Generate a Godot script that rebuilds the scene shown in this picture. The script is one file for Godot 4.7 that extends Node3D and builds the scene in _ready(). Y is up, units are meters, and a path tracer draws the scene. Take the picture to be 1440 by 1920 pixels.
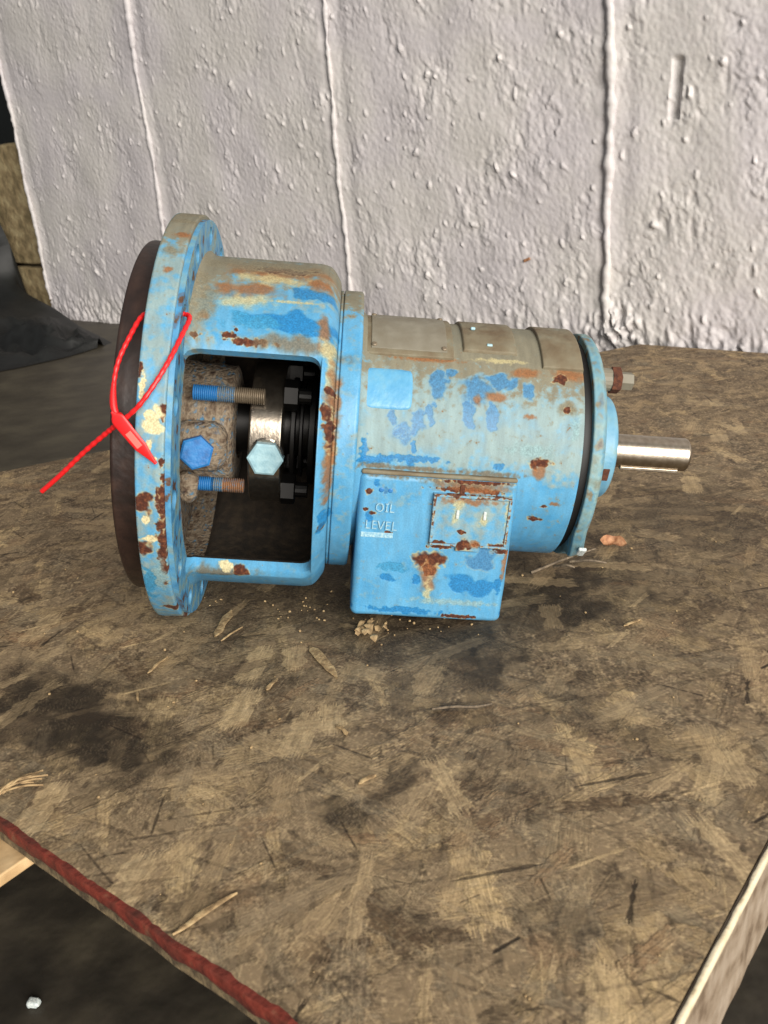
extends Node3D
# A blue pump bearing frame with a red cable tie, lying on a dirty strand board in front of a painted concrete wall.
# World: x along the wall, y up (board top at 0), z towards the photographer; metres.

const PUMP_O := Vector3(-0.46424, 0.12601, -0.37679)
const WALL_Z := -1.183
const FLOOR_Y := -0.038   # raised slab along the wall
const LOW_Y := -0.11     # floor in front of it

var mats := {}
var rng := RandomNumberGenerator.new()
var pump: Node3D
var pump_shift := Vector3(0.0077, 0.129, 0.0)

# ---------------------------------------------------------------- setup

func _ready() -> void:
	rng.seed = 7
	make_camera()
	make_light()
	make_materials()
	make_floor()
	make_wall()
	make_left_side()
	make_board()
	make_pump()
	make_tie()
	make_litter()


func make_camera() -> void:
	var yaw := deg_to_rad(-39.901)
	var pitch := deg_to_rad(22.292)
	var roll := deg_to_rad(5.006)
	var fwd := Vector3(sin(yaw) * cos(pitch), -sin(pitch), -cos(yaw) * cos(pitch))
	var right := Vector3(cos(yaw), 0, sin(yaw))
	var down := fwd.cross(right)
	var r2 := right * cos(roll) + down * sin(roll)
	var d2 := -right * sin(roll) + down * cos(roll)
	var cam := Camera3D.new()
	cam.name = "camera"
	add_child(cam)
	cam.transform = Transform3D(Basis(r2, -d2, -fwd), Vector3(0, 0.29, 0))
	cam.near = 0.02
	cam.far = 40.0
	var at := CameraAttributesPhysical.new()
	at.frustum_focal_length = 21.53
	at.frustum_near = 0.02
	at.frustum_far = 40.0
	at.exposure_aperture = 15.0
	at.frustum_focus_distance = 0.62
	cam.attributes = at
	cam.fov = 58.262
	cam.current = true


func make_light() -> void:
	var env := Environment.new()
	env.background_mode = Environment.BG_COLOR
	env.background_color = Color(0.93, 0.94, 0.95)
	env.background_energy_multiplier = 0.28
	env.tonemap_mode = Environment.TONE_MAPPER_LINEAR
	env.tonemap_exposure = 1.0
	env.sdfgi_enabled = true
	env.ssao_enabled = true
	env.ssil_enabled = true
	var we := WorldEnvironment.new()
	we.name = "world_environment"
	we.environment = env
	add_child(we)
	# daylight through a wide open loading door, behind the photographer's right shoulder
	var l := AreaLight3D.new()
	l.name = "open_door_daylight"
	l.area_size = Vector2(4.6, 3.8)
	l.light_energy = 83.0
	l.light_color = Color(1.0, 0.975, 0.94)
	l.shadow_enabled = true
	add_child(l)
	var c := Vector3(-0.4, 0.1, -0.45)
	l.look_at_from_position(c + Vector3(0.92, 0.37, 0.47).normalized() * 6.0, c)

# ---------------------------------------------------------------- scene graph helpers

func plain(called: String, mesh: Mesh, m: Material, parent: Node) -> MeshInstance3D:
	var o := MeshInstance3D.new()
	o.name = called
	o.mesh = mesh
	o.material_override = m
	parent.add_child(o, true)
	return o


func obj(called: String, st: SurfaceTool, m: Material, parent: Node = self) -> MeshInstance3D:
	return plain(called, st.commit(), m, parent)


func part(called: String, st: SurfaceTool, m: Material, parent: Node = null) -> MeshInstance3D:
	# a part of the pump: meshes are in axis coordinates, the root stands where the flange touches the board
	var o := obj(called, st, m, parent if parent else pump)
	if parent == null:
		o.position = pump_shift
	return o


func tag(o: Node, label: String, category := "", group := "", kind := "") -> void:
	if label: o.set_meta("label", label)
	if category: o.set_meta("category", category)
	if group: o.set_meta("group", group)
	if kind: o.set_meta("kind", kind)


func sft() -> SurfaceTool:
	var st := SurfaceTool.new()
	st.begin(Mesh.PRIMITIVE_TRIANGLES)
	return st


func tri(st: SurfaceTool, p: Array, n: Array, u: Array) -> void:
	var g: Vector3 = (p[1] - p[0]).cross(p[2] - p[0])
	if g.length_squared() < 1e-18:
		return
	var order := [0, 1, 2]
	if g.dot(n[0] + n[1] + n[2]) > 0.0:
		order = [0, 2, 1]
	for k in order:
		st.set_normal(n[k])
		st.set_uv(u[k])
		st.add_vertex(p[k])


func quad(st: SurfaceTool, p: Array, n: Array, u: Array) -> void:
	tri(st, [p[0], p[1], p[2]], [n[0], n[1], n[2]], [u[0], u[1], u[2]])
	tri(st, [p[0], p[2], p[3]], [n[0], n[2], n[3]], [u[0], u[2], u[3]])


# a grid of points (rows of equal length), smooth; flip turns the outside over
func grid(st: SurfaceTool, rows: Array, flip := false, uvs: Array = []) -> void:
	var nr := rows.size()
	var nc: int = rows[0].size()
	var nor := []
	for i in nr:
		var a := PackedVector3Array()
		for j in nc:
			var du: Vector3 = rows[i][mini(j + 1, nc - 1)] - rows[i][maxi(j - 1, 0)]
			var dv: Vector3 = rows[mini(i + 1, nr - 1)][j] - rows[maxi(i - 1, 0)][j]
			var g := du.cross(dv)
			g = g.normalized() if g.length() > 1e-14 else Vector3.UP
			a.append(-g if flip else g)
		nor.append(a)
	for i in nr - 1:
		for j in nc - 1:
			var u := []
			for k in [[0, 0], [0, 1], [1, 1], [1, 0]]:
				u.append(uvs[i + k[0]][j + k[1]] if uvs.size() else Vector2(float(j + k[1]) / (nc - 1), float(i + k[0]) / (nr - 1)))
			quad(st, [rows[i][j], rows[i][j + 1], rows[i + 1][j + 1], rows[i + 1][j]], [nor[i][j], nor[i][j + 1], nor[i + 1][j + 1], nor[i + 1][j]], u)


# corners [x, r, bevel] -> list of [point, normal]; walked so that the outside lies to the left
func profile(c: Array, closed := false) -> Array:
	var out := []
	var n := c.size()
	for i in n:
		var p := Vector2(c[i][0], c[i][1])
		var b: float = c[i][2] if c[i].size() > 2 else 0.0
		var has_a := i > 0 or closed
		var has_b := i < n - 1 or closed
		var pa := Vector2(c[(i - 1 + n) % n][0], c[(i - 1 + n) % n][1])
		var pb := Vector2(c[(i + 1) % n][0], c[(i + 1) % n][1])
		var ta := (p - pa).normalized()
		var tb := (pb - p).normalized()
		var na := Vector2(-ta.y, ta.x)
		var nb := Vector2(-tb.y, tb.x)
		if not has_a:
			out.append([p, nb])
		elif not has_b:
			out.append([p, na])
		elif b <= 0.0:
			out.append([p, na])
			out.append([p, nb])
		else:
			var s := p - ta * b
			var e := p + tb * b
			var k := 5 if b > 0.002 else 3
			for q in k + 1:
				var t := float(q) / k
				out.append([s.lerp(p, t).lerp(p.lerp(e, t), t), na.lerp(nb, t).normalized()])
	if closed:
		out.append(out[0])
	return out


# turn a profile about the x axis from angle t0 to t1 (degrees; 0 faces the camera side, 90 up)
func revolve(st: SurfaceTool, pr: Array, t0 := -180.0, t1 := 180.0, n := 96, uv := [0.0, 0.1, -180.0, 360.0], c := Vector3.ZERO, wob = null) -> void:
	for i in pr.size() - 1:
		var a: Vector2 = pr[i][0]
		var b: Vector2 = pr[i + 1][0]
		if a.distance_squared_to(b) < 1e-14:
			continue
		var na: Vector2 = pr[i][1]
		var nb: Vector2 = pr[i + 1][1]
		for k in n:
			var th := [lerpf(t0, t1, float(k) / n), lerpf(t0, t1, float(k + 1) / n)]
			var p := []
			var m := []
			var u := []
			for q in [[a, na, 0], [b, nb, 0], [b, nb, 1], [a, na, 1]]:
				var d: float = th[q[2]]
				var s := sin(deg_to_rad(d))
				var co := cos(deg_to_rad(d))
				var r: float = q[0].y
				if wob != null:
					r += wob.call(q[0].x, d, r)
				p.append(c + Vector3(q[0].x, r * s, r * co))
				m.append(Vector3(q[1].x, q[1].y * s, q[1].y * co))
				u.append(Vector2((q[0].x - uv[0]) / uv[1], (d - uv[2]) / uv[3]))
			quad(st, p, m, u)


# a box with rounded edges about c; uv laid flat along the widest faces
func rbox(st: SurfaceTool, c: Vector3, size: Vector3, r: float, basis := Basis.IDENTITY, seg := 3, wob = null) -> void:
	var h := size * 0.5
	r = minf(r, minf(h.x, minf(h.y, h.z)) * 0.98)
	for ax in 3:
		var b := (ax + 1) % 3
		var d := (ax + 2) % 3
		var cb := round_steps(h[b], r, seg)
		var cd := round_steps(h[d], r, seg)
		for sg in [-1.0, 1.0]:
			for i in cb.size() - 1:
				for j in cd.size() - 1:
					var p := []
					var n := []
					var u := []
					for k in [[0, 0], [1, 0], [1, 1], [0, 1]]:
						var v := Vector3.ZERO
						v[ax] = sg * h[ax]
						v[b] = cb[i + k[0]]
						v[d] = cd[j + k[1]]
						var inn := Vector3(clampf(v.x, -h.x + r, h.x - r), clampf(v.y, -h.y + r, h.y - r), clampf(v.z, -h.z + r, h.z - r))
						var no := (v - inn).normalized()
						var q := inn + no * r
						if wob != null:
							q += wob.call(q) * no
						u.append(Vector2((q.x + h.x) / size.x if ax != 0 else (q.z + h.z) / size.x, (q.y + h.y) / size.y if ax != 1 else (h.z - q.z) / size.y))
						p.append(c + basis * q)
						n.append((basis * no).normalized())
					quad(st, p, n, u)


func round_steps(h: float, r: float, seg: int) -> Array:
	var out := []
	for k in seg:
		out.append(-(h - r) - r * tan(PI / 4 * (1.0 - float(k) / seg)))
	out.append(-(h - r))
	var mid := 1 if h - r < 0.02 else 8
	for k in mid - 1:
		out.append(lerpf(-(h - r), h - r, float(k + 1) / mid))
	out.append(h - r)
	for k in seg:
		out.append((h - r) + r * tan(PI / 4 * float(k + 1) / seg))
	return out


# hexagon head: axis dir, radius over corners, from c along dir by len
func hexhead(st: SurfaceTool, c: Vector3, dir: Vector3, r: float, length: float, turn := 0.0, n := 6, ch := 0.13) -> void:
	var z := dir.normalized()
	var x := z.cross(Vector3.UP if absf(z.y) < 0.9 else Vector3.RIGHT).normalized()
	var y := z.cross(x)
	var ring := func(rr: float, t: float) -> Array:
		var a := []
		for k in n + 1:
			var f := TAU * k / n + turn
			a.append(c + z * t + (x * cos(f) + y * sin(f)) * rr)
		return a
	var lv := [ring.call(r, 0.0), ring.call(r, length - r * ch * 0.6), ring.call(r * (1.0 - ch), length)]
	for s in 2:
		for k in n:
			var p := [lv[s][k], lv[s][k + 1], lv[s + 1][k + 1], lv[s + 1][k]]
			var g: Vector3 = (p[1] - p[0]).cross(p[3] - p[0]).normalized()
			if g.dot((p[0] + p[1]) * 0.5 - c - z * z.dot(p[0] - c)) < 0:
				g = -g
			quad(st, p, [g, g, g, g], [Vector2(k / 6.0, 0), Vector2((k + 1) / 6.0, 0), Vector2((k + 1) / 6.0, 1), Vector2(k / 6.0, 1)])
	for lvl in [[0, -z, 0.0], [2, z, length]]:
		for k in n:
			tri(st, [c + z * lvl[2], lv[lvl[0]][k], lv[lvl[0]][k + 1]], [lvl[1], lvl[1], lvl[1]], [Vector2(0.5, 0.5), Vector2(0, 0), Vector2(1, 0)])


# tube along points with a radius each
func tube(st: SurfaceTool, pts: Array, rad: Array, n := 8, flat := 1.0, ref := Vector3.UP) -> void:
	var rows := []
	for i in pts.size():
		var t: Vector3 = (pts[mini(i + 1, pts.size() - 1)] - pts[maxi(i - 1, 0)]).normalized()
		var a := t.cross(ref)
		a = a.normalized() if a.length() > 0.05 else t.cross(Vector3.RIGHT).normalized()
		var b := a.cross(t)
		var row := PackedVector3Array()
		for k in n + 1:
			var f := TAU * k / n
			row.append(pts[i] + (a * cos(f) + b * sin(f) * flat) * rad[i])
		rows.append(row)
	grid(st, rows, true)
	for e in [0, pts.size() - 1]:
		var t: Vector3 = (pts[1] - pts[0]).normalized() * -1.0 if e == 0 else (pts[e] - pts[e - 1]).normalized()
		for k in n:
			tri(st, [pts[e], rows[e][k], rows[e][k + 1]], [t, t, t], [Vector2.ZERO, Vector2.ZERO, Vector2.ZERO])


func curve(ctrl: Array, n: int) -> Array:
	var out := []
	var m := ctrl.size()
	for k in n + 1:
		var f := float(k) / n * (m - 1)
		var i := mini(int(f), m - 2)
		var a: Vector3 = ctrl[maxi(i - 1, 0)]
		var b: Vector3 = ctrl[i]
		var c: Vector3 = ctrl[i + 1]
		var d: Vector3 = ctrl[mini(i + 2, m - 1)]
		out.append(b.cubic_interpolate(c, a, d, f - i))
	return out


func pol(x: float, deg: float, r: float) -> Vector3:
	return Vector3(x, r * sin(deg_to_rad(deg)), r * cos(deg_to_rad(deg)))

# ---------------------------------------------------------------- materials

func nz(sd: int, freq: float, oct := 3, kind := FastNoiseLite.TYPE_SIMPLEX_SMOOTH) -> FastNoiseLite:
	var f := FastNoiseLite.new()
	f.seed = sd
	f.noise_type = kind
	f.frequency = freq
	f.fractal_octaves = oct
	f.fractal_type = FastNoiseLite.FRACTAL_FBM if oct > 1 else FastNoiseLite.FRACTAL_NONE
	return f


func ramp(stops: Array) -> Gradient:
	var g := Gradient.new()
	var o := PackedFloat32Array()
	var c := PackedColorArray()
	for s in stops:
		o.append(s[0])
		c.append(s[1])
	g.offsets = o
	g.colors = c
	return g


func ntex(sd: int, freq: float, size: int, stops: Array, oct := 4, normal := 0.0) -> NoiseTexture2D:
	var t := NoiseTexture2D.new()
	t.width = size
	t.height = size
	t.seamless = true
	t.noise = nz(sd, freq, oct)
	if normal > 0.0:
		t.as_normal_map = true
		t.bump_strength = normal
	else:
		t.color_ramp = ramp(stops)
	return t


func mat(called: String, col: Color, rough := 0.6, metal := 0.0) -> StandardMaterial3D:
	var m := StandardMaterial3D.new()
	m.resource_name = called
	m.albedo_color = col
	m.roughness = rough
	m.metallic = metal
	mats[called] = m
	return m


# mottled material on three planes: tint stops, texture size in metres
func mottled(called: String, stops: Array, across: float, rough: float, bump := 0.0, sd := 1, freq := 0.02, metal := 0.0) -> StandardMaterial3D:
	var m := mat(called, Color.WHITE, rough, metal)
	m.albedo_texture = ntex(sd, freq, 256, stops, 5)
	m.uv1_triplanar = true
	m.uv1_scale = Vector3.ONE / across
	if bump > 0.0:
		m.heightmap_enabled = true
		m.heightmap_texture = ntex(sd + 50, freq * 2.2, 256, [[0.0, Color.BLACK], [1.0, Color.WHITE]], 5)
		m.heightmap_scale = bump
	return m


const INK := {
	"b": Color(0.10, 0.41, 0.62), "B": Color(0.20, 0.49, 0.64), "s": Color(0.21, 0.425, 0.59), "r": Color(0.27, 0.135, 0.085), "o": Color(0.50, 0.31, 0.17),
	"d": Color(0.44, 0.41, 0.33), "D": Color(0.40, 0.34, 0.26), "c": Color(0.74, 0.70, 0.55), "f": Color(0.47, 0.58, 0.59), "C": Color(0.66, 0.62, 0.46),
}
const LIGHT_BLUE := Color(0.335, 0.575, 0.715)
const DEEP_BLUE := Color(0.20, 0.48, 0.655)
const FADED := Color(0.44, 0.555, 0.60)
const DIRT := Color(0.455, 0.425, 0.35)
const CHALK := Color(0.50, 0.565, 0.555)


# weathered blue paint on a patch of surface: x0,y0 and size in metres, fade / dirt by place, spots [x, y, rx, ry, ink]
func paint(w: int, h: int, x0: float, y0: float, sx: float, sy: float, sd: int, fade: Callable, dirt: Callable, spots: Array, chips := 0.0) -> Array:
	var im := Image.create(w, h, false, Image.FORMAT_RGB8)
	var aux := Image.create(w, h, false, Image.FORMAT_RGB8)
	var big := nz(sd, 38.0, 3)
	var mid := nz(sd + 1, 130.0, 4)
	var fine := nz(sd + 2, 700.0, 3)
	var hgt := PackedFloat32Array()
	for j in h:
		var y := y0 + (j + 0.5) / h * sy
		for i in w:
			var x := x0 + (i + 0.5) / w * sx
			var nb := big.get_noise_2d(x, y)
			var nm := mid.get_noise_2d(x, y)
			var nf := fine.get_noise_2d(x, y)
			var st := mid.get_noise_2d(x * 1.2 + 3.0, y * 0.22)
			var c := LIGHT_BLUE.lerp(DEEP_BLUE, clampf(0.28 + nb * 0.9 + st * 0.5, 0.0, 1.0) * 0.6)
			var f := clampf((float(fade.call(x, y)) - 0.5 + nm * 0.5 + nb * 0.4) * 2.3 + 0.5, 0.0, 1.0)
			c = c.lerp(FADED.lerp(CHALK, clampf(0.5 + nb * 1.4 + (float(fade.call(x, y)) - 0.5), 0.0, 1.0)), f * 0.9)
			var d := clampf((float(dirt.call(x, y)) - 0.5 + nm * 0.6 + nf * 0.25) * 2.6 + 0.5, 0.0, 1.0)
			c = c.lerp(DIRT, d * 0.88)
			var k := 1.0 + nf * 0.06 + st * 0.10
			c = Color(c.r * k, c.g * k, c.b * k)
			var ht := 0.6 + nm * 0.09 + nf * 0.025 + nb * 0.06
			var ro := 0.40 + 0.22 * f + 0.36 * d + nf * 0.1
			if chips > 0.0 and nm * 0.6 + nf * 0.5 > 0.62 - chips:
				c = INK["r"].lerp(INK["o"], clampf(nf + 0.4, 0, 1))
				ht = 0.45
				ro = 0.9
			im.set_pixel(i, j, c)
			aux.set_pixel(i, j, Color(clampf(ht, 0, 1), clampf(ro, 0.2, 1), 0))
	var q := 0
	for s in spots:
		q += 1
		var ink: String = s[4]
		var soft := ink in ["o", "f", "d", "D", "C"]
		var rx: float = s[2]
		var ry: float = s[3]
		var wf := nz(sd * 100 + q, 0.42 / minf(rx, ry), 3)
		var reach := 1.7
		for j in range(maxi(0, int((s[1] - ry * reach - y0) / sy * h)), mini(h, int((s[1] + ry * reach - y0) / sy * h) + 1)):
			var y := y0 + (j + 0.5) / h * sy
			for i in range(maxi(0, int((s[0] - rx * reach - x0) / sx * w)), mini(w, int((s[0] + rx * reach - x0) / sx * w) + 1)):
				var x := x0 + (i + 0.5) / w * sx
				var e := Vector2((x - s[0]) / rx, (y - s[1]) / ry).length() - 0.85 + wf.get_noise_2d(x, y) * 0.75
				var a := smoothstep(0.55, -0.45, e) * 0.8 if soft else smoothstep(0.16, -0.16, e) * (0.82 if ink in ["b", "B", "s"] else 1.0)
				if a <= 0.0 and (e > 0.34 or soft):
					continue
				var nf := fine.get_noise_2d(x, y)
				var nm := mid.get_noise_2d(x * 2.0, y * 2.0)
				var c: Color = INK[ink]
				if ink == "r":
					c = c.lerp(INK["o"], clampf(nm * 0.7 + 0.12, 0.0, 0.6))
				var k := 1.0 + nf * 0.22 + nm * 0.12
				c = Color(c.r * k, c.g * k, c.b * k)
				var was := im.get_pixel(i, j)
				if ink in ["r", "s"]:   # primer showing round the chip
					was = was.lerp(INK["C"] if ink == "r" else FADED, smoothstep(0.34, 0.10, e) * clampf(0.45 + nm * 1.2, 0.0, 0.85))
				im.set_pixel(i, j, was.lerp(c, a))
				var o := aux.get_pixel(i, j)
				var ht: float = 0.34 + nf * 0.22 if ink == "r" else o.r if soft else 0.44
				var ro: float = 0.92 if ink in ["r", "D", "d"] else 0.75 if soft or ink == "c" else 0.45
				aux.set_pixel(i, j, o.lerp(Color(clampf(ht, 0, 1), ro, 0), a))
	return [ImageTexture.create_from_image(im), ImageTexture.create_from_image(aux)]


func painted(called: String, t: Array, bump := 0.085) -> StandardMaterial3D:
	var m := mat(called, Color.WHITE, 1.0)
	m.albedo_texture = t[0]
	m.roughness_texture = t[1]
	m.roughness_texture_channel = BaseMaterial3D.TEXTURE_CHANNEL_GREEN
	m.heightmap_enabled = true
	m.heightmap_texture = t[1]
	m.heightmap_scale = bump
	m.metallic_specular = 0.45
	return m


func make_materials() -> void:
	var B := Color.BLACK
	var W := Color.WHITE
	# wall paint, slightly lilac, mottled
	var m := mottled("wall_paint", [[0.0, Color(0.72, 0.70, 0.71)], [0.35, Color(0.755, 0.735, 0.738)], [0.6, Color(0.77, 0.753, 0.742)], [1.0, Color(0.745, 0.73, 0.71)]], 0.9, 0.55, 0.0, 11, 0.012)
	m.heightmap_enabled = true
	m.heightmap_texture = ntex(21, 0.16, 512, [[0.0, B], [1.0, W]], 4)
	m.heightmap_scale = 0.09
	mottled("bare_concrete", [[0.2, Color(0.44, 0.385, 0.27)], [0.5, Color(0.54, 0.47, 0.34)], [0.8, Color(0.62, 0.56, 0.42)]], 0.25, 0.9, 0.2, 12)
	mottled("floor_concrete", [[0.1, Color(0.215, 0.19, 0.145)], [0.5, Color(0.265, 0.24, 0.19)], [0.9, Color(0.32, 0.295, 0.235)]], 0.45, 0.55, 0.03, 13)
	mottled("low_concrete", [[0.1, Color(0.13, 0.115, 0.09)], [0.5, Color(0.20, 0.18, 0.145)], [0.9, Color(0.28, 0.255, 0.205)]], 0.3, 0.6, 0.08, 53)
	mottled("dark_doorway", [[0.0, Color(0.07, 0.09, 0.09)], [1.0, Color(0.11, 0.13, 0.12)]], 0.5, 0.8, 0.0, 14)  # darkness of the opening, put into the colour
	mottled("tarp", [[0.2, Color(0.06, 0.066, 0.064)], [0.8, Color(0.10, 0.107, 0.102)]], 0.3, 0.6, 0.03, 15)
	mottled("pale_wood", [[0.2, Color(0.66, 0.54, 0.38)], [0.5, Color(0.74, 0.62, 0.45)], [0.8, Color(0.80, 0.69, 0.52)]], 0.16, 0.75, 0.04, 16)
	mottled("dark_wood", [[0.2, Color(0.12, 0.10, 0.08)], [0.8, Color(0.2, 0.165, 0.125)]], 0.2, 0.9, 0.05, 17)
	mottled("splinter_wood", [[0.2, Color(0.46, 0.375, 0.26)], [0.5, Color(0.60, 0.50, 0.355)], [0.8, Color(0.70, 0.61, 0.45)]], 0.03, 0.8, 0.03, 18)
	mottled("brown_leaf", [[0.2, Color(0.50, 0.33, 0.22)], [0.6, Color(0.68, 0.50, 0.36)], [0.9, Color(0.76, 0.6, 0.45)]], 0.03, 0.7, 0.02, 19)
	mottled("grey_twig", [[0.2, Color(0.30, 0.26, 0.21)], [0.8, Color(0.52, 0.46, 0.38)]], 0.02, 0.85, 0.03, 20)
	mottled("red_edge_paint", [[0.1, Color(0.30, 0.13, 0.08)], [0.4, Color(0.38, 0.135, 0.08)], [0.7, Color(0.43, 0.15, 0.09)], [0.92, Color(0.44, 0.28, 0.2)]], 0.10, 0.75, 0.09, 22)
	mottled("edge_wood", [[0.2, Color(0.27, 0.22, 0.15)], [0.6, Color(0.42, 0.36, 0.26)], [0.9, Color(0.5, 0.43, 0.31)]], 0.05, 0.9, 0.06, 23)
	mottled("pale_edge_paint", [[0.1, Color(0.36, 0.30, 0.235)], [0.4, Color(0.49, 0.43, 0.36)], [0.8, Color(0.57, 0.515, 0.45)]], 0.10, 0.6, 0.05, 24)
	mottled("white_edge_paint", [[0.1, Color(0.62, 0.55, 0.42)], [0.3, Color(0.76, 0.70, 0.58)], [0.7, Color(0.83, 0.78, 0.67)]], 0.05, 0.5, 0.03, 25)
	# pump metals
	mottled("blue_worn", [[0.0, Color(0.27, 0.14, 0.09)], [0.17, Color(0.34, 0.26, 0.2)], [0.20, Color(0.22, 0.46, 0.62)], [0.45, Color(0.30, 0.54, 0.69)], [0.62, Color(0.40, 0.57, 0.63)], [0.8, Color(0.47, 0.55, 0.53)], [1.0, Color(0.46, 0.42, 0.34)]], 0.09, 0.5, 0.05, 31)
	mottled("blue_faded", [[0.0, Color(0.27, 0.15, 0.09)], [0.2, Color(0.46, 0.42, 0.33)], [0.36, Color(0.34, 0.53, 0.62)], [0.6, Color(0.46, 0.58, 0.59)], [0.85, Color(0.44, 0.48, 0.44)]], 0.08, 0.6, 0.05, 32)
	mottled("blue_clean", [[0.1, Color(0.29, 0.55, 0.71)], [0.6, Color(0.36, 0.60, 0.73)], [0.9, Color(0.44, 0.62, 0.69)]], 0.06, 0.42, 0.03, 33)
	mottled("blue_faded_clean", [[0.1, Color(0.33, 0.54, 0.66)], [0.6, Color(0.42, 0.60, 0.68)], [0.9, Color(0.48, 0.58, 0.57)]], 0.08, 0.5, 0.03, 48)
	mottled("cast_letters", [[0.1, Color(0.42, 0.60, 0.70)], [0.4, Color(0.51, 0.68, 0.76)], [0.9, Color(0.64, 0.75, 0.77)]], 0.012, 0.5, 0.02, 49)
	mottled("rusty_rim", [[0.1, Color(0.27, 0.14, 0.09)], [0.42, Color(0.36, 0.22, 0.14)], [0.50, Color(0.60, 0.58, 0.48)], [0.58, Color(0.40, 0.57, 0.66)], [0.9, Color(0.44, 0.60, 0.67)]], 0.035, 0.7, 0.05, 54)
	mottled("blue_bolt", [[0.1, Color(0.10, 0.33, 0.55)], [0.4, Color(0.12, 0.40, 0.65)], [0.8, Color(0.16, 0.46, 0.70)]], 0.04, 0.5, 0.02, 34)
	mottled("pale_bolt", [[0.1, Color(0.53, 0.67, 0.715)], [0.4, Color(0.58, 0.72, 0.76)], [0.8, Color(0.63, 0.76, 0.79)]], 0.04, 0.42, 0.02, 35)
	mottled("crusted", [[0.1, Color(0.19, 0.125, 0.09)], [0.35, Color(0.38, 0.32, 0.255)], [0.55, Color(0.51, 0.46, 0.39)], [0.72, Color(0.42, 0.37, 0.31)], [0.84, Color(0.20, 0.42, 0.58)], [1.0, Color(0.55, 0.55, 0.47)]], 0.05, 0.9, 0.14, 36, 0.028)
	mottled("dirty_plate", [[0.2, Color(0.44, 0.415, 0.355)], [0.6, Color(0.47, 0.45, 0.395)], [0.9, Color(0.50, 0.48, 0.425)]], 0.09, 0.6, 0.02, 37)
	mottled("dirty_casting", [[0.1, Color(0.37, 0.31, 0.23)], [0.45, Color(0.425, 0.385, 0.305)], [0.8, Color(0.465, 0.44, 0.365)], [1.0, Color(0.44, 0.49, 0.46)]], 0.11, 0.75, 0.06, 38)
	mottled("rust_brown", [[0.2, Color(0.24, 0.125, 0.08)], [0.7, Color(0.36, 0.2, 0.12)]], 0.02, 0.9, 0.04, 39)
	mottled("dark_cover", [[0.2, Color(0.115, 0.075, 0.06)], [0.5, Color(0.16, 0.105, 0.085)], [0.85, Color(0.215, 0.15, 0.12)]], 0.08, 0.5, 0.02, 40)
	mottled("white_paint", [[0.2, Color(0.66, 0.70, 0.70)], [0.8, Color(0.82, 0.84, 0.82)]], 0.01, 0.5, 0.02, 41)
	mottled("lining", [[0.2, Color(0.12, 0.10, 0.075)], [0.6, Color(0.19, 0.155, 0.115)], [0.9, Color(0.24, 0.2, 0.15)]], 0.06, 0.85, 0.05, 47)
	mat("black_rubber", Color(0.035, 0.033, 0.03), 0.6)
	mat("black_steel", Color(0.09, 0.085, 0.08), 0.45, 0.6)
	mottled("gland_steel", [[0.2, Color(0.50, 0.465, 0.42)], [0.8, Color(0.60, 0.565, 0.515)]], 0.03, 0.22, 0.004, 42, 0.02, 0.95)
	mottled("shaft_steel", [[0.2, Color(0.60, 0.56, 0.50)], [0.8, Color(0.70, 0.66, 0.60)]], 0.03, 0.3, 0.004, 43, 0.02, 1.0)
	mottled("thread_blue", [[0.0, Color(0.12, 0.4, 0.65)], [1.0, Color(0.2, 0.46, 0.66)]], 0.02, 0.5, 0.0, 44)
	mottled("thread_mixed", [[0.25, Color(0.16, 0.42, 0.64)], [0.5, Color(0.33, 0.43, 0.50)], [0.8, Color(0.5, 0.45, 0.38)]], 0.012, 0.5, 0.0, 55, 0.03)
	mottled("thread_steel", [[0.0, Color(0.42, 0.38, 0.32)], [1.0, Color(0.56, 0.5, 0.42)]], 0.02, 0.5, 0.0, 45, 0.02, 0.5)
	mottled("thread_rust", [[0.2, Color(0.22, 0.40, 0.52)], [0.5, Color(0.55, 0.36, 0.22)], [0.9, Color(0.46, 0.36, 0.26)]], 0.02, 0.6, 0.0, 46)
	m = mat("red_plastic", Color(0.80, 0.10, 0.11), 0.42)
	m.subsurf_scatter_enabled = true
	m.subsurf_scatter_strength = 0.08
	m = mat("pink_label", Color(0.93, 0.42, 0.38), 0.5)

# ---------------------------------------------------------------- the place

func make_floor() -> void:
	var st := sft()
	var u := Vector3.UP
	quad(st, [Vector3(-6, LOW_Y, 3), Vector3(4, LOW_Y, 3), Vector3(4, LOW_Y, -3), Vector3(-6, LOW_Y, -3)], [u, u, u, u], [Vector2(0, 0), Vector2(1, 0), Vector2(1, 1), Vector2(0, 1)])
	tag(obj("floor", st, mats["low_concrete"]), "", "", "", "structure")
	st = sft()
	rbox(st, Vector3(-3.2, (FLOOR_Y + LOW_Y) * 0.5 - 0.004, -1.72), Vector3(5.4, FLOOR_Y - LOW_Y + 0.008, 2.5), 0.004)
	tag(obj("raised_floor", st, mats["floor_concrete"]), "", "", "", "structure")


const SEAMS := [-1.912, -1.476, -1.018, -0.557]

func seam_x(k: int, y: float, wig: FastNoiseLite) -> float:
	return SEAMS[k] + wig.get_noise_2d(y, k * 3.7) * 0.008


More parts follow.
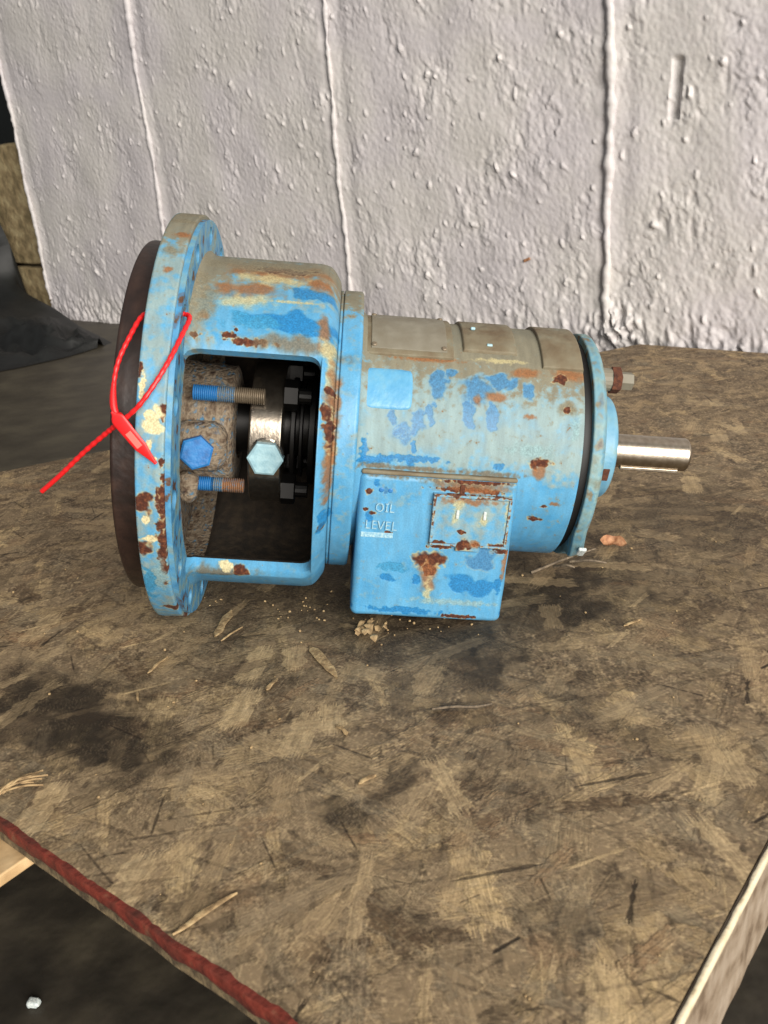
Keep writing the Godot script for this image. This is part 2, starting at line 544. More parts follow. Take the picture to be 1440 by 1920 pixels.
func make_wall() -> void:
	var wig := nz(300, 4.0, 3)
	var big := nz(301, 6.0, 2)
	var lump := nz(302, 34.0, 2)
	var lump2 := nz(303, 75.0, 3)
	var grain := nz(304, 210.0, 2)
	var where := nz(305, 9.0, 2)
	var pick := nz(306, 62.0, 1)
	var rimn := nz(307, 26.0, 3)
	var xs := PackedFloat32Array()
	var ys := PackedFloat32Array()
	var x := -1.915
	while x < -0.30:
		xs.append(x)
		x += 0.0022
	for k in 22:
		xs.append(-0.30 + pow((k + 1) / 22.0, 1.5) * 2.3)
	var y := FLOOR_Y - 0.002
	while y < 0.63:
		ys.append(y)
		y += 0.0024
	for k in 16:
		ys.append(0.63 + pow((k + 1) / 16.0, 1.5) * 1.9)
	var nx := xs.size()
	var ny := ys.size()
	var v := PackedVector3Array()
	v.resize(nx * ny)
	for j in ny:
		for i in nx:
			var px := xs[i]
			var py := ys[j]
			var h := big.get_noise_2d(px, py) * 0.003
			if px < -0.28 and py < 0.66:
				var wv := clampf(0.42 + where.get_noise_2d(px, py) * 0.8 + smoothstep(0.22, 0.0, py) * 0.3 + smoothstep(-1.2, -0.5, px) * 0.22, 0.08, 1.2)
				var a := lump.get_noise_2d(px, py * 0.5)
				var b := lump2.get_noise_2d(px + 5.0, py * 0.5)
				# smeared trowel skin: fine upright ripples, here and there a proud lump or a pit
				h += lump2.get_noise_2d(px + 5.0, py * 0.36) * 0.00085 * wv + grain.get_noise_2d(px, py * 0.4) * 0.00055 * (0.45 + wv)
				h += smoothstep(0.38, 0.75, a) * 0.0014 * wv - smoothstep(0.36, 0.62, -a) * 0.0015 * wv
				var pk := pick.get_noise_2d(px, py * 0.6)
				h += smoothstep(0.74, 0.90, pk) * 0.0026 * (0.4 + wv)
				var rim := rimn.get_noise_2d(px, py)
				h += (smoothstep(-0.02, 0.03, rim) - 0.5) * 0.0010 * smoothstep(0.5, 0.9, wv)
				for k in 4:
					var dx := px - seam_x(k, py, wig)
					if absf(dx) < 0.05:
						h -= 0.0030 * exp(-pow((dx + 0.010) / 0.0055, 2.0))
						h -= 0.002 * exp(-pow((dx - 0.02) / 0.012, 2.0))
				# the slot left by a strap
				var sx := px + 0.4725 - (py - 0.312) * 0.06
				h -= 0.006 * smoothstep(0.0068, 0.0045, absf(sx)) * smoothstep(0.036, 0.032, absf(py - 0.312))
				# crumbled foot of the wall
				var foot := smoothstep(0.05, -0.02, py)
				h += foot * (b * 0.004 + a * 0.003)
				# burst lump at the foot of the right seam
				h += 0.012 * exp(-(pow((px + 0.545) / 0.03, 2.0) + pow((py - 0.02) / 0.025, 2.0))) * (0.6 + b * 1.6)
			v[j * nx + i] = Vector3(px, py, WALL_Z + h)
	var nor := PackedVector3Array()
	nor.resize(nx * ny)
	for j in ny:
		for i in nx:
			var du := v[j * nx + mini(i + 1, nx - 1)] - v[j * nx + maxi(i - 1, 0)]
			var dv := v[mini(j + 1, ny - 1) * nx + i] - v[maxi(j - 1, 0) * nx + i]
			nor[j * nx + i] = du.cross(dv).normalized()
	var idx := PackedInt32Array()
	for j in ny - 1:
		for i in nx - 1:
			var a := j * nx + i
			idx.append_array([a, a + nx, a + 1, a + 1, a + nx, a + nx + 1])
	var arr := []
	arr.resize(Mesh.ARRAY_MAX)
	arr[Mesh.ARRAY_VERTEX] = v
	arr[Mesh.ARRAY_NORMAL] = nor
	arr[Mesh.ARRAY_INDEX] = idx
	var am := ArrayMesh.new()
	am.add_surface_from_arrays(Mesh.PRIMITIVE_TRIANGLES, arr)
	var wall := plain("wall", am, mats["wall_paint"], self)
	tag(wall, "", "", "", "structure")
	# the body of the wall behind the plaster face, with its left return
	var st := sft()
	rbox(st, Vector3(0.04, 1.24, WALL_Z - 0.13), Vector3(3.9, 2.56, 0.22), 0.004)
	obj("wall_core", st, mats["bare_concrete"], wall)
	# raised ridges where the shuttering boards met
	var bn := nz(310, 34.0, 3)
	var wn := nz(311, 18.0, 2)
	for k in 4:
		var pts := []
		var rad := []
		var yy := 0.006
		while yy < 0.75:
			var r := 0.0038 + bn.get_noise_2d(yy, k * 9.0) * 0.0024 + wn.get_noise_2d(yy, k * 5.0) * 0.0018 + (0.0018 if k == 3 else 0.0)
			if k == 1 and yy > 0.47:
				r += 0.002
			pts.append(Vector3(seam_x(k, yy, wig) + bn.get_noise_2d(yy * 1.3, 40.0 + k) * 0.002, yy, WALL_Z + 0.0018))
			rad.append(maxf(r, 0.0012))
			yy += 0.0028
		st = sft()
		tube(st, pts, rad, 12, 1.0, Vector3.RIGHT)
		obj("plaster_ridge", st, mats["wall_paint"], wall)
	st = sft()
	rbox(st, Vector3(-0.681, 0.108, WALL_Z + 0.003), Vector3(0.011, 0.004, 0.002), 0.0008, Basis(Vector3(0, 0, 1), 0.35))
	obj("paint_fleck", st, mats["brown_leaf"], wall)


func make_left_side() -> void:
	# dark-coloured sheet standing in for the unlit opening left of the wall
	var st := sft()
	quad(st, [Vector3(-5.5, FLOOR_Y, -1.75), Vector3(-1.5, FLOOR_Y, -1.75), Vector3(-1.5, 2.6, -1.75), Vector3(-5.5, 2.6, -1.75)], [Vector3.BACK, Vector3.BACK, Vector3.BACK, Vector3.BACK], [Vector2(0, 1), Vector2(1, 1), Vector2(1, 0), Vector2(0, 0)])
	tag(obj("opening_shade", st, mats["dark_doorway"]), "", "", "", "structure")
	var rough := nz(320, 30.0, 4)
	var wob := func(q: Vector3) -> float: return rough.get_noise_3d(q.x, q.y, q.z) * 0.006
	st = sft()
	rbox(st, Vector3(-2.15, 0.017, -1.296), Vector3(0.46, 0.112, 0.2), 0.006, Basis.IDENTITY, 3, wob)
	var o := obj("concrete_block", st, mats["bare_concrete"])
	tag(o, "bare brown concrete block at the floor, half behind the black tarp", "concrete block", "concrete blocks beside the wall")
	st = sft()
	rbox(st, Vector3(-2.15, 0.208, -1.298), Vector3(0.46, 0.258, 0.2), 0.006, Basis.IDENTITY, 3, wob)
	o = obj("concrete_block", st, mats["bare_concrete"])
	tag(o, "taller bare brown concrete block stacked on the other beside the painted wall", "concrete block", "concrete blocks beside the wall")
	# black tarp: hangs past the frame, spreads over the floor
	var ridge := curve([Vector3(-2.45, 1.0, -1.16), Vector3(-2.2, 0.5, -1.165), Vector3(-2.034, 0.173, -1.17), Vector3(-2.009, 0.115, -1.165), Vector3(-1.985, 0.04, -1.15), Vector3(-1.818, -0.004, -1.13), Vector3(-1.719, -0.02, -1.1), Vector3(-1.595, -0.03, -1.055), Vector3(-1.508, -0.0385, -1.02)], 48)
	var front := curve([Vector3(-3.3, 1.0, -0.7), Vector3(-3.0, 0.45, -0.62), Vector3(-2.7, 0.10, -0.55), Vector3(-2.5, -0.02, -0.5), Vector3(-2.1, -0.0385, -0.52), Vector3(-1.8, -0.0385, -0.62), Vector3(-1.55, -0.0385, -0.76), Vector3(-1.494, -0.0385, -0.90), Vector3(-1.500, -0.0385, -1.0)], 48)
	var fold := nz(321, 7.0, 3)
	var rows := []
	for i in 49:
		var row := PackedVector3Array()
		for k in 5:
			var bk: Vector3 = ridge[i] + Vector3(0, 0, -0.002)
			row.append(Vector3(bk.x, lerpf(FLOOR_Y, bk.y, k / 5.0), bk.z - 0.02 + 0.004 * k))
		for k in 25:
			var t := k / 24.0
			var p: Vector3 = ridge[i].lerp(front[i], t)
			var sag := sin(t * PI) * (0.05 if i > 22 else 0.0)
			p.y += sag * 0.35 + fold.get_noise_2d(i * 0.03, t * 0.5) * 0.05 * sin(t * PI) * smoothstep(49.0, 36.0, float(i))
			p.y = maxf(p.y, FLOOR_Y + 0.0015)
			row.append(p)
		rows.append(row)
	st = sft()
	grid(st, rows, true)
	o = obj("tarp", st, mats["tarp"])
	tag(o, "black tarp hanging down and spread on the floor at the wall's left end", "tarp")


# strand board texture: ragged wood strands stamped over each other, then grime
func strand_stamp(sd: int, lng: int, wid: int, ang: float, col: Color, alpha: float) -> Image:
	var rn := RandomNumberGenerator.new()
	rn.seed = sd
	var n := nz(sd, 1.0, 2)
	var s := int(ceil(maxf(absf(lng * cos(ang)) + absf(wid * sin(ang)), absf(lng * sin(ang)) + absf(wid * cos(ang))))) + 4
	var im := Image.create(s, s, false, Image.FORMAT_RGBA8)
	var ca := cos(ang)
	var sa := sin(ang)
	for j in s:
		for i in s:
			var px := i - s * 0.5
			var py := j - s * 0.5
			var a := px * ca + py * sa
			var b := -px * sa + py * ca
			var le := lng * 0.5 - 2.0 + n.get_noise_2d(b * 0.35, 7.0) * lng * 0.14
			var we := wid * 0.5 - 1.0 + n.get_noise_2d(a * 0.06, 3.0) * wid * 0.22
			var e := minf(le - absf(a), we - absf(b))
			if e <= 0.0:
				continue
			var g := 1.0 + n.get_noise_2d(a * 0.012, b * 0.33) * 0.22 + n.get_noise_2d(a * 0.07 + 50.0, b * 0.9) * 0.16
			if e < 1.5:
				g *= 0.74
			im.set_pixel(i, j, Color(col.r * g, col.g * g, col.b * g, alpha * clampf(e / 1.5, 0.0, 1.0)))
	return im


const BX0 := -1.05
const BZ0 := -1.185
const BSX := 0.975
const BSZ := 1.04

const STAINS_AND_SHADE := [  # oil stains; those under and around the pump also paint its contact shade
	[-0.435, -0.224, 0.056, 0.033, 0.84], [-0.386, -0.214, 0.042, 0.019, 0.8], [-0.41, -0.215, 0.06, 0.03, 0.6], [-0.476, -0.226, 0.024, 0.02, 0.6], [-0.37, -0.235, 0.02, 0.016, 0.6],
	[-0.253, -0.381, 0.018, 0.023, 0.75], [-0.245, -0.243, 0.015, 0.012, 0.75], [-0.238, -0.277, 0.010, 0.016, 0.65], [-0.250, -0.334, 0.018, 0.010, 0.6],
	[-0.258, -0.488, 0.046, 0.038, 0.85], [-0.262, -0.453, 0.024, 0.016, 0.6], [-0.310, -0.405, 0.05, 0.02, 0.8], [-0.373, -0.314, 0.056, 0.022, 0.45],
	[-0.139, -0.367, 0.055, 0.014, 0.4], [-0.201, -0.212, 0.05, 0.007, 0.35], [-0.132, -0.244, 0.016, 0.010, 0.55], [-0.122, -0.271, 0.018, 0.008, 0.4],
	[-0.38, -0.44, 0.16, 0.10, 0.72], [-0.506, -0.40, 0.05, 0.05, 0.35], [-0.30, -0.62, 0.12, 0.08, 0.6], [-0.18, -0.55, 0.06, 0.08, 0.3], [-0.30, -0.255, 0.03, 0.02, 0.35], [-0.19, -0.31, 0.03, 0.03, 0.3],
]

func board_textures() -> Array:
	var S := 2048
	var px := S / BSX   # pixels per metre across; the same down to half a per cent
	var im := Image.create(S, S, false, Image.FORMAT_RGBA8)
	im.fill(Color(0.49, 0.41, 0.30))
	var hm := Image.create(S, S, false, Image.FORMAT_RGBA8)
	hm.fill(Color(0.5, 0.5, 0.5))
	var cols := [Color(0.57, 0.475, 0.32), Color(0.64, 0.535, 0.365), Color(0.46, 0.385, 0.275), Color(0.52, 0.445, 0.325), Color(0.39, 0.32, 0.235), Color(0.45, 0.40, 0.315), Color(0.32, 0.25, 0.175), Color(0.70, 0.59, 0.40), Color(0.50, 0.38, 0.26)]
	var stamps := []
	var hst := []
	var rn := RandomNumberGenerator.new()
	rn.seed = 99
	for k in 54:
		var lng := rn.randi_range(36, 118)
		var wid := rn.randi_range(12, 40)
		var ang := rn.randf_range(0, PI)
		var c: Color = cols[k % cols.size()]
		stamps.append(strand_stamp(500 + k, lng, wid, ang, c, rn.randf_range(0.35, 0.8)))
		hst.append(strand_stamp(500 + k, lng, wid, ang, Color.WHITE * rn.randf_range(0.32, 0.68), 0.85))
	for k in 3000:
		var q := rn.randi_range(0, stamps.size() - 1)
		var s: Image = stamps[q]
		var at := Vector2i(rn.randi_range(-60, S), rn.randi_range(-60, S))
		im.blend_rect(s, Rect2i(Vector2i.ZERO, s.get_size()), at)
		hm.blend_rect(hst[q], Rect2i(Vector2i.ZERO, s.get_size()), at)
	# thin splinters and scratches
	var thin := []
	for k in 40:
		thin.append(strand_stamp(700 + k, rn.randi_range(14, 84), rn.randi_range(3, 8), rn.randf_range(0, PI), [Color(0.70, 0.59, 0.41), Color(0.17, 0.13, 0.095), Color(0.54, 0.45, 0.31), Color(0.20, 0.155, 0.11), Color(0.3, 0.24, 0.17)][k % 5], rn.randf_range(0.2, 0.6)))
	for k in 1500:
		var s: Image = thin[rn.randi_range(0, thin.size() - 1)]
		var at := Vector2i(rn.randi_range(-40, S), rn.randi_range(-40, S))
		im.blend_rect(s, Rect2i(Vector2i.ZERO, s.get_size()), at)
		hm.blend_rect(s, Rect2i(Vector2i.ZERO, s.get_size()), at)
	# worn fibres: long faint streaks, mostly in a few directions
	var streaks := []
	for k in 60:
		var dirn: float = [0.15, 0.9, 2.2, 2.9][k % 4] + rn.randf_range(-0.3, 0.3)
		streaks.append(strand_stamp(1100 + k, rn.randi_range(22, 100), rn.randi_range(4, 9), dirn, [Color(0.70, 0.60, 0.44), Color(0.24, 0.195, 0.145), Color(0.58, 0.50, 0.37), Color(0.32, 0.27, 0.205), Color(0.47, 0.42, 0.335)][k % 5], rn.randf_range(0.18, 0.5)))
	for k in 9000:
		var s: Image = streaks[rn.randi_range(0, 59)]
		var at := Vector2i(rn.randi_range(-40, S), rn.randi_range(-40, S))
		im.blend_rect(s, Rect2i(Vector2i.ZERO, s.get_size()), at)
		if k % 3 == 0:
			hm.blend_rect(s, Rect2i(Vector2i.ZERO, s.get_size()), at)
	# small blotches, dark and pale
	var blots := []
	for k in 48:
		blots.append(strand_stamp(900 + k, rn.randi_range(7, 30), rn.randi_range(5, 16), rn.randf_range(0, PI), [Color(0.25, 0.205, 0.15), Color(0.58, 0.49, 0.34), Color(0.33, 0.275, 0.2), Color(0.66, 0.56, 0.4), Color(0.19, 0.155, 0.115), Color(0.42, 0.375, 0.3)][k % 6], rn.randf_range(0.2, 0.5)))
	for k in 11000:
		var s: Image = blots[rn.randi_range(0, 47)]
		im.blend_rect(s, Rect2i(Vector2i.ZERO, s.get_size()), Vector2i(rn.randi_range(-20, S), rn.randi_range(-20, S)))
	# trodden grime, rubbed places, spills and the pump's shade painted with them
	var G := 1000
	var gr := Image.create(G, G, false, Image.FORMAT_RGBA8)
	var n1 := nz(801, 9.0, 3)
	var n2 := nz(802, 60.0, 4)
	var n3 := nz(803, 190.0, 3)
	var n4 := nz(804, 95.0, 4)
	var n5 := nz(806, 420.0, 2)
	var smear := nz(805, 55.0, 3)
	for j in G:
		var z := BZ0 + (j + 0.5) / G * BSZ
		for i in G:
			var x := BX0 + (i + 0.5) / G * BSX
			var m2 := n2.get_noise_2d(x, z)
			var m3 := n3.get_noise_2d(x, z)
			var m4 := n4.get_noise_2d(x, z)
			var m5 := n5.get_noise_2d(x, z)
			var far := smoothstep(-0.22, -0.48, z)
			var g := 0.08 + 0.36 * far + n1.get_noise_2d(x, z) * 0.34 + m2 * 0.5 + m3 * 0.3 + smear.get_noise_2d(x * 0.35, z) * 0.45
			var lightk := clampf(m4 * 0.8 + m5 * 1.3 + m3 * 0.5 - 0.06 - far * 0.25, 0.0, 0.8)   # bare tan wood rubbed through
			var k := 1.06 + m3 * 0.55 + m5 * 0.55 + m4 * 0.35 - far * 0.10
			var c := Color(0.385 * k, 0.318 * k, 0.243 * k).lerp(Color(0.70, 0.60, 0.425), lightk)
			gr.set_pixel(i, j, Color(c.r, c.g, c.b, clampf(maxf(g, lightk * 0.7), 0.0, 0.62)))
	for s in STAINS_AND_SHADE:
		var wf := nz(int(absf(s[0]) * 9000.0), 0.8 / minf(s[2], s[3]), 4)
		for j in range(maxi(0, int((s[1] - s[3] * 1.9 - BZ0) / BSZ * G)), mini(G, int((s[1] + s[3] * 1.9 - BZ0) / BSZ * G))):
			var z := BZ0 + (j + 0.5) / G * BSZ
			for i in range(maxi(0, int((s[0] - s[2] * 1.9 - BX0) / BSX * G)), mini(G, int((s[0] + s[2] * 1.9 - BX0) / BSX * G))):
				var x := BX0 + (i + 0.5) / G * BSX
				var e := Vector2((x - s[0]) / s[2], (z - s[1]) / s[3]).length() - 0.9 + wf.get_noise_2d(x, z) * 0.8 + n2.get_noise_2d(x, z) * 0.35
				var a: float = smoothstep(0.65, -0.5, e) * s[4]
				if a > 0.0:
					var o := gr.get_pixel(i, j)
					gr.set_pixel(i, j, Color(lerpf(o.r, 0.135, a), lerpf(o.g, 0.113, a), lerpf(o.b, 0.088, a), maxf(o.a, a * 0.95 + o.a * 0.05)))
	gr.resize(S, S, Image.INTERPOLATE_CUBIC)
	im.blend_rect(gr, Rect2i(0, 0, S, S), Vector2i.ZERO)
	# pale fibres rubbed out of the grime again
	for k in 260:
		var s: Image = thin[(rn.randi_range(0, 7) * 5 + (0 if rn.randf() < 0.5 else 2)) % thin.size()]
		im.blend_rect(s, Rect2i(Vector2i.ZERO, s.get_size()), Vector2i(rn.randi_range(-40, S), rn.randi_range(-40, S)))
	# fine fibre grain over everything
	for q in 3:
		var T := 512
		var tile := Image.create(T, T, false, Image.FORMAT_RGBA8)
		var ga := nz(1300 + q, 1.0, 2)
		var gb := nz(1310 + q, 0.05, 2)
		var ca := cos(0.5 + q * 1.05)
		var sa := sin(0.5 + q * 1.05)
		for j in T:
			for i in T:
				var v := ga.get_noise_2d((i * ca + j * sa) * 0.10, (-i * sa + j * ca) * 0.42) + ga.get_noise_2d(i * 0.6 + 400.0, j * 0.6) * 0.5
				var a := clampf(absf(v) * 0.40 - 0.04, 0.0, 0.26) * clampf(0.55 + gb.get_noise_2d(i * 0.5, j * 0.5) * 2.2, 0.0, 1.0) * clampf(minf(minf(i, T - i), minf(j, T - j)) / 40.0, 0.0, 1.0)
				tile.set_pixel(i, j, Color(0.70, 0.605, 0.46, a) if v > 0.0 else Color(0.17, 0.135, 0.10, a))
		for k in 12:
			im.blend_rect(tile, Rect2i(0, 0, T, T), Vector2i(rn.randi_range(-T / 2, S - T / 2), rn.randi_range(-T / 2, S - T / 2)))
	# strands that still stand out through the dirt, with dark cracks along them
	var faint := []
	for k in 64:
		if k % 4 == 3:
			faint.append(strand_stamp(1500 + k, rn.randi_range(24, 90), rn.randi_range(4, 7), rn.randf_range(0, PI), Color(0.13, 0.105, 0.08), rn.randf_range(0.35, 0.75)))
		else:
			faint.append(strand_stamp(1500 + k, rn.randi_range(34, 120), rn.randi_range(10, 36), rn.randf_range(0, PI), [Color(0.68, 0.575, 0.41), Color(0.36, 0.295, 0.22), Color(0.60, 0.50, 0.35), Color(0.52, 0.45, 0.345), Color(0.76, 0.65, 0.46), Color(0.28, 0.23, 0.17)][k % 6], rn.randf_range(0.14, 0.42)))
	for k in 1500:
		var s: Image = faint[rn.randi_range(0, 63)]
		var at := Vector2i(rn.randi_range(-60, S), rn.randi_range(-60, S))
		im.blend_rect(s, Rect2i(Vector2i.ZERO, s.get_size()), at)
		hm.blend_rect(s, Rect2i(Vector2i.ZERO, s.get_size()), at)
	im.convert(Image.FORMAT_RGB8)
	im.adjust_bcs(1.13, 1.08, 0.76)
	hm.convert(Image.FORMAT_L8)
	return [ImageTexture.create_from_image(im), ImageTexture.create_from_image(hm)]


func make_board() -> void:
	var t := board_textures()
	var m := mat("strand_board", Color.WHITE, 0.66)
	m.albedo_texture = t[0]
	m.heightmap_enabled = true
	m.heightmap_texture = t[1]
	m.heightmap_scale = 0.11
	m.metallic_specular = 0.35
	var base := Node3D.new()
	base.name = "strand_board"
	base.position = Vector3(-0.5, -0.014, -0.6)
	add_child(base)
	tag(base, "large dirty strand board with red front edge, under the blue pump", "board")
	var off := -base.position
	# outline: front edge, right edge, back by the wall, slanting left edge
	var rag := nz(330, 22.0, 3)
	var outline := []
	var left := [Vector2(-1.037, -0.149), Vector2(-0.506, -1.172)]
	for k in 61:
		var q: Vector2 = Vector2(-0.0795, -0.149).lerp(left[0], k / 60.0)
		outline.append(q + Vector2(0, rag.get_noise_2d(q.x, 1.0) * 0.0010))
	for k in 60:
		var q: Vector2 = left[0].lerp(left[1], (k + 1) / 60.0)
		outline.append(q + Vector2(rag.get_noise_2d(q.y, 9.0) * 0.004, 0))
	outline.append(Vector2(-0.0795, -1.172))
	var poly := PackedVector2Array(outline)
	var ids := Geometry2D.triangulate_polygon(poly)
	var st := sft()
	for k in range(0, ids.size(), 3):
		var p := []
		var u := []
		for e in 3:
			var q: Vector2 = poly[ids[k + e]]
			p.append(Vector3(q.x, 0, q.y) + off)
			u.append(Vector2((q.x - BX0) / BSX, (q.y - BZ0) / BSZ))
		tri(st, p, [Vector3.UP, Vector3.UP, Vector3.UP], u)
		for e in 3:
			p[e].y -= 0.0138
		tri(st, p, [Vector3.DOWN, Vector3.DOWN, Vector3.DOWN], u)
	var o := obj("strand_face", st, m, base)
	st = sft()
	for k in poly.size():
		var a := poly[k]
		var b := poly[(k + 1) % poly.size()]
		var n2 := (b - a).orthogonal().normalized()
		var n := Vector3(n2.x, 0, n2.y)
		if n.dot(Vector3(a.x + 0.55, 0, a.y + 0.6)) < 0:
			n = -n
		quad(st, [Vector3(a.x, 0, a.y) + off, Vector3(b.x, 0, b.y) + off, Vector3(b.x, -0.0138, b.y) + off, Vector3(a.x, -0.0138, a.y) + off], [n, n, n, n], [Vector2(0, 0), Vector2(1, 0), Vector2(1, 1), Vector2(0, 1)])
	obj("board_side", st, mats["edge_wood"], base)
	# red paint on the front edge, with a worn lower border
	var rows := []
	for k in 301:
		var x := lerpf(-0.0795, -1.036, k / 300.0)
		var z := -0.1478 + rag.get_noise_2d(x, 1.0) * 0.0010
		var lowr := -0.0060 + rag.get_noise_2d(x * 1.5, 4.0) * 0.0035
		var top := 0.0004 + rag.get_noise_2d(x * 3.0, 14.0) * 0.00025
		rows.append(PackedVector3Array([Vector3(x, top - 0.0004, z - 0.0030 - absf(rag.get_noise_2d(x * 2.6, 21.0)) * 0.0016) + off, Vector3(x, top, z - 0.0006) + off, Vector3(x, top - 0.0007, z + 0.0003) + off, Vector3(x, lowr * 0.5, z + 0.0006) + off, Vector3(x, lowr, z + 0.0002) + off, Vector3(x, lowr - 0.0002, z - 0.0008) + off]))
	st = sft()
	grid(st, rows, true)
	o = obj("painted_edge", st, mats["red_edge_paint"], base)
	tag(o, "front edge painted dull red and worn")
	# pale right edge with its white lip
	rows = []
	for k in 201:
		var z := lerpf(-0.1465, -1.172, k / 200.0)
		var b := rag.get_noise_2d(z * 1.2, 31.0) * 0.0008
		rows.append(PackedVector3Array([Vector3(-0.0792, -0.001, z) + off, Vector3(-0.0772 + b, -0.0013, z) + off, Vector3(-0.0764 + b, -0.0022, z) + off, Vector3(-0.0752 + b, -0.044, z) + off, Vector3(-0.0760 + b, -0.0465 + b, z) + off, Vector3(-0.0795, -0.0465, z) + off]))
	st = sft()
	grid(st, rows, false)
	o = obj("pale_edge", st, mats["pale_edge_paint"], base)
	tag(o, "pale worn right edge strip")
	rows = []
	for k in 301:
		var z := lerpf(-0.1462, -1.172, k / 300.0)
		var b := rag.get_noise_2d(z * 2.2, 41.0) * 0.0012
		rows.append(PackedVector3Array([Vector3(-0.0780 + b * 0.6, 0.0001, z) + off, Vector3(-0.0778 + b * 0.6, 0.0003, z) + off, Vector3(-0.0770, 0.0004, z) + off, Vector3(-0.0759 + b * 0.2, -0.0001, z) + off, Vector3(-0.0757 + b * 0.2, -0.0018 + b * 0.5, z) + off, Vector3(-0.0765, -0.0022, z) + off]))
	st = sft()
	grid(st, rows, false)
	obj("white_lip", st, mats["white_edge_paint"], base)
	# plank that carries the board, its end showing in front of the red edge
	st = sft()
	rbox(st, Vector3(-0.444, -0.0178, -0.26), Vector3(0.157, 0.0064, 0.42), 0.0010)
	var pl := Node3D.new()
	pl.name = "pallet_plank"
	pl.position = Vector3(-0.444, LOW_Y, -0.30)
	add_child(pl)
	tag(pl, "pale bare plank sticking out under the board's red edge", "plank")
	var pt := obj("plank", st, mats["pale_wood"], pl)
	pt.position = -pl.position
	for z in [-0.31, -0.42]:
		st = sft()
		rbox(st, Vector3(-0.465, -0.0655, z), Vector3(0.09, 0.0885, 0.09), 0.001)
		pt = obj("block", st, mats["dark_wood"], pl)
		pt.position = -pl.position

# ---------------------------------------------------------------- the pump (axis coordinates: x along the shaft, y up, z to the camera side)

const BODY_SPOTS := [
	[0.1724, 39.0, 0.0130, 0.0098, "s"], [0.1659, 27.1, 0.0043, 0.0091, "s"], [0.1792, 26.6, 0.0043, 0.0098, "s"], [0.1852, 45.3, 0.0101, 0.0053, "s"], [0.2012, 39.9, 0.0047, 0.0053, "s"],
	[0.1484, 43.0, 0.0058, 0.0094, "s"], [0.1547, 47.8, 0.0043, 0.0038, "s"], [0.1210, 24.2, 0.0032, 0.0045, "s"], [0.1293, 18.4, 0.0072, 0.0068, "s"], [0.1365, 23.1, 0.0043, 0.0083, "s"], [0.1437, 27.2, 0.0032, 0.0076, "s"],
	[0.1247, 17.1, 0.0043, 0.0038, "s"], [0.1820, 36.9, 0.0072, 0.0034, "o"], [0.1709, 34.5, 0.0029, 0.0030, "o"], [0.2261, 52.0, 0.0120, 0.0050, "o"], [0.2209, 48.5, 0.0050, 0.0034, "r"],
	[0.2106, 7.3, 0.0066, 0.0032, "r"], [0.2110, 3.0, 0.0040, 0.0040, "o"], [0.2130, -22.3, 0.0042, 0.0023, "r"], [0.2243, 33.4, 0.0058, 0.0042, "d"], [0.2252, 33.0, 0.0022, 0.0022, "r"], [0.2030, 28.6, 0.0036, 0.0015, "o"], [0.2237, -12.4, 0.0032, 0.0015, "o"], [0.2176, -14.3, 0.0022, 0.0011, "r"],
	[0.1864, 4.5, 0.0036, 0.0023, "b"], [0.1337, 5.8, 0.0216, 0.0023, "b"], [0.1117, 4.2, 0.0108, 0.0030, "b"], [0.1057, 8.1, 0.0025, 0.0098, "b"], [0.2000, 50.8, 0.0072, 0.0038, "o"], [0.2304, 25.6, 0.0029, 0.0076, "f"],
	[0.2059, 13.3, 0.0144, 0.0038, "f"], [0.1340, 3.3, 0.0022, 0.0038, "b"], [0.1347, 11.3, 0.0018, 0.0060, "b"], [0.14, 55.0, 0.02, 0.0018, "o"], [0.185, 57.0, 0.014, 0.002, "C"], [0.113, 1.6, 0.012, 0.0018, "D"], [0.14, 1.2, 0.02, 0.0016, "D"], [0.18, 0.8, 0.02, 0.002, "D"],
]
const BARREL_SPOTS := [
	[0.0620, 50.5, 0.0250, 0.0090, "b"], [0.0373, 50.3, 0.0180, 0.0068, "B"], [0.0716, 63.9, 0.0151, 0.0057, "b"], [0.0497, 77.0, 0.0270, 0.0100, "o"], [0.0360, 64.0, 0.0190, 0.0080, "o"], [0.046, 71.0, 0.02, 0.006, "C"], [0.0741, 69.4, 0.0072, 0.0068, "o"],
	[0.0329, 58.0, 0.0144, 0.0053, "C"], [0.0600, 59.2, 0.0140, 0.0012, "C"], [0.0386, 42.2, 0.0131, 0.0026, "r"], [0.0636, 42.8, 0.0252, 0.0053, "D"], [0.0265, 44.3, 0.0050, 0.0023, "r"], [0.0104, 51.0, 0.0032, 0.0034, "o"],
	[0.0079, 43.4, 0.0029, 0.0019, "r"], [0.0300, 46.3, 0.0014, 0.0011, "r"], [0.0044, 57.5, 0.0108, 0.0265, "d"], [0.0783, 49.3, 0.0036, 0.0106, "o"], [0.0808, 42.6, 0.0036, 0.0076, "C"], [0.0520, 78.0, 0.0180, 0.0050, "r"],
	[0.0843, 35.6, 0.0029, 0.0189, "C"], [0.0866, 9.7, 0.0029, 0.0151, "C"], [0.0865, 24.1, 0.0043, 0.0265, "o"], [0.0855, 5.0, 0.0030, 0.03, "o"], [0.0844, 29.3, 0.0032, 0.0030, "r"], [0.0834, 22.4, 0.0036, 0.0045, "r"],
	[0.0847, 16.1, 0.0036, 0.0098, "r"], [0.0832, -18.0, 0.0029, 0.0038, "r"], [0.0846, -15.7, 0.0043, 0.0083, "b"], [0.02, -45.0, 0.02, 0.004, "D"], [0.036, -44.0, 0.005, 0.004, "r"], [0.026, -43.0, 0.004, 0.003, "c"], [0.045, 82.0, 0.04, 0.012, "d"],
]
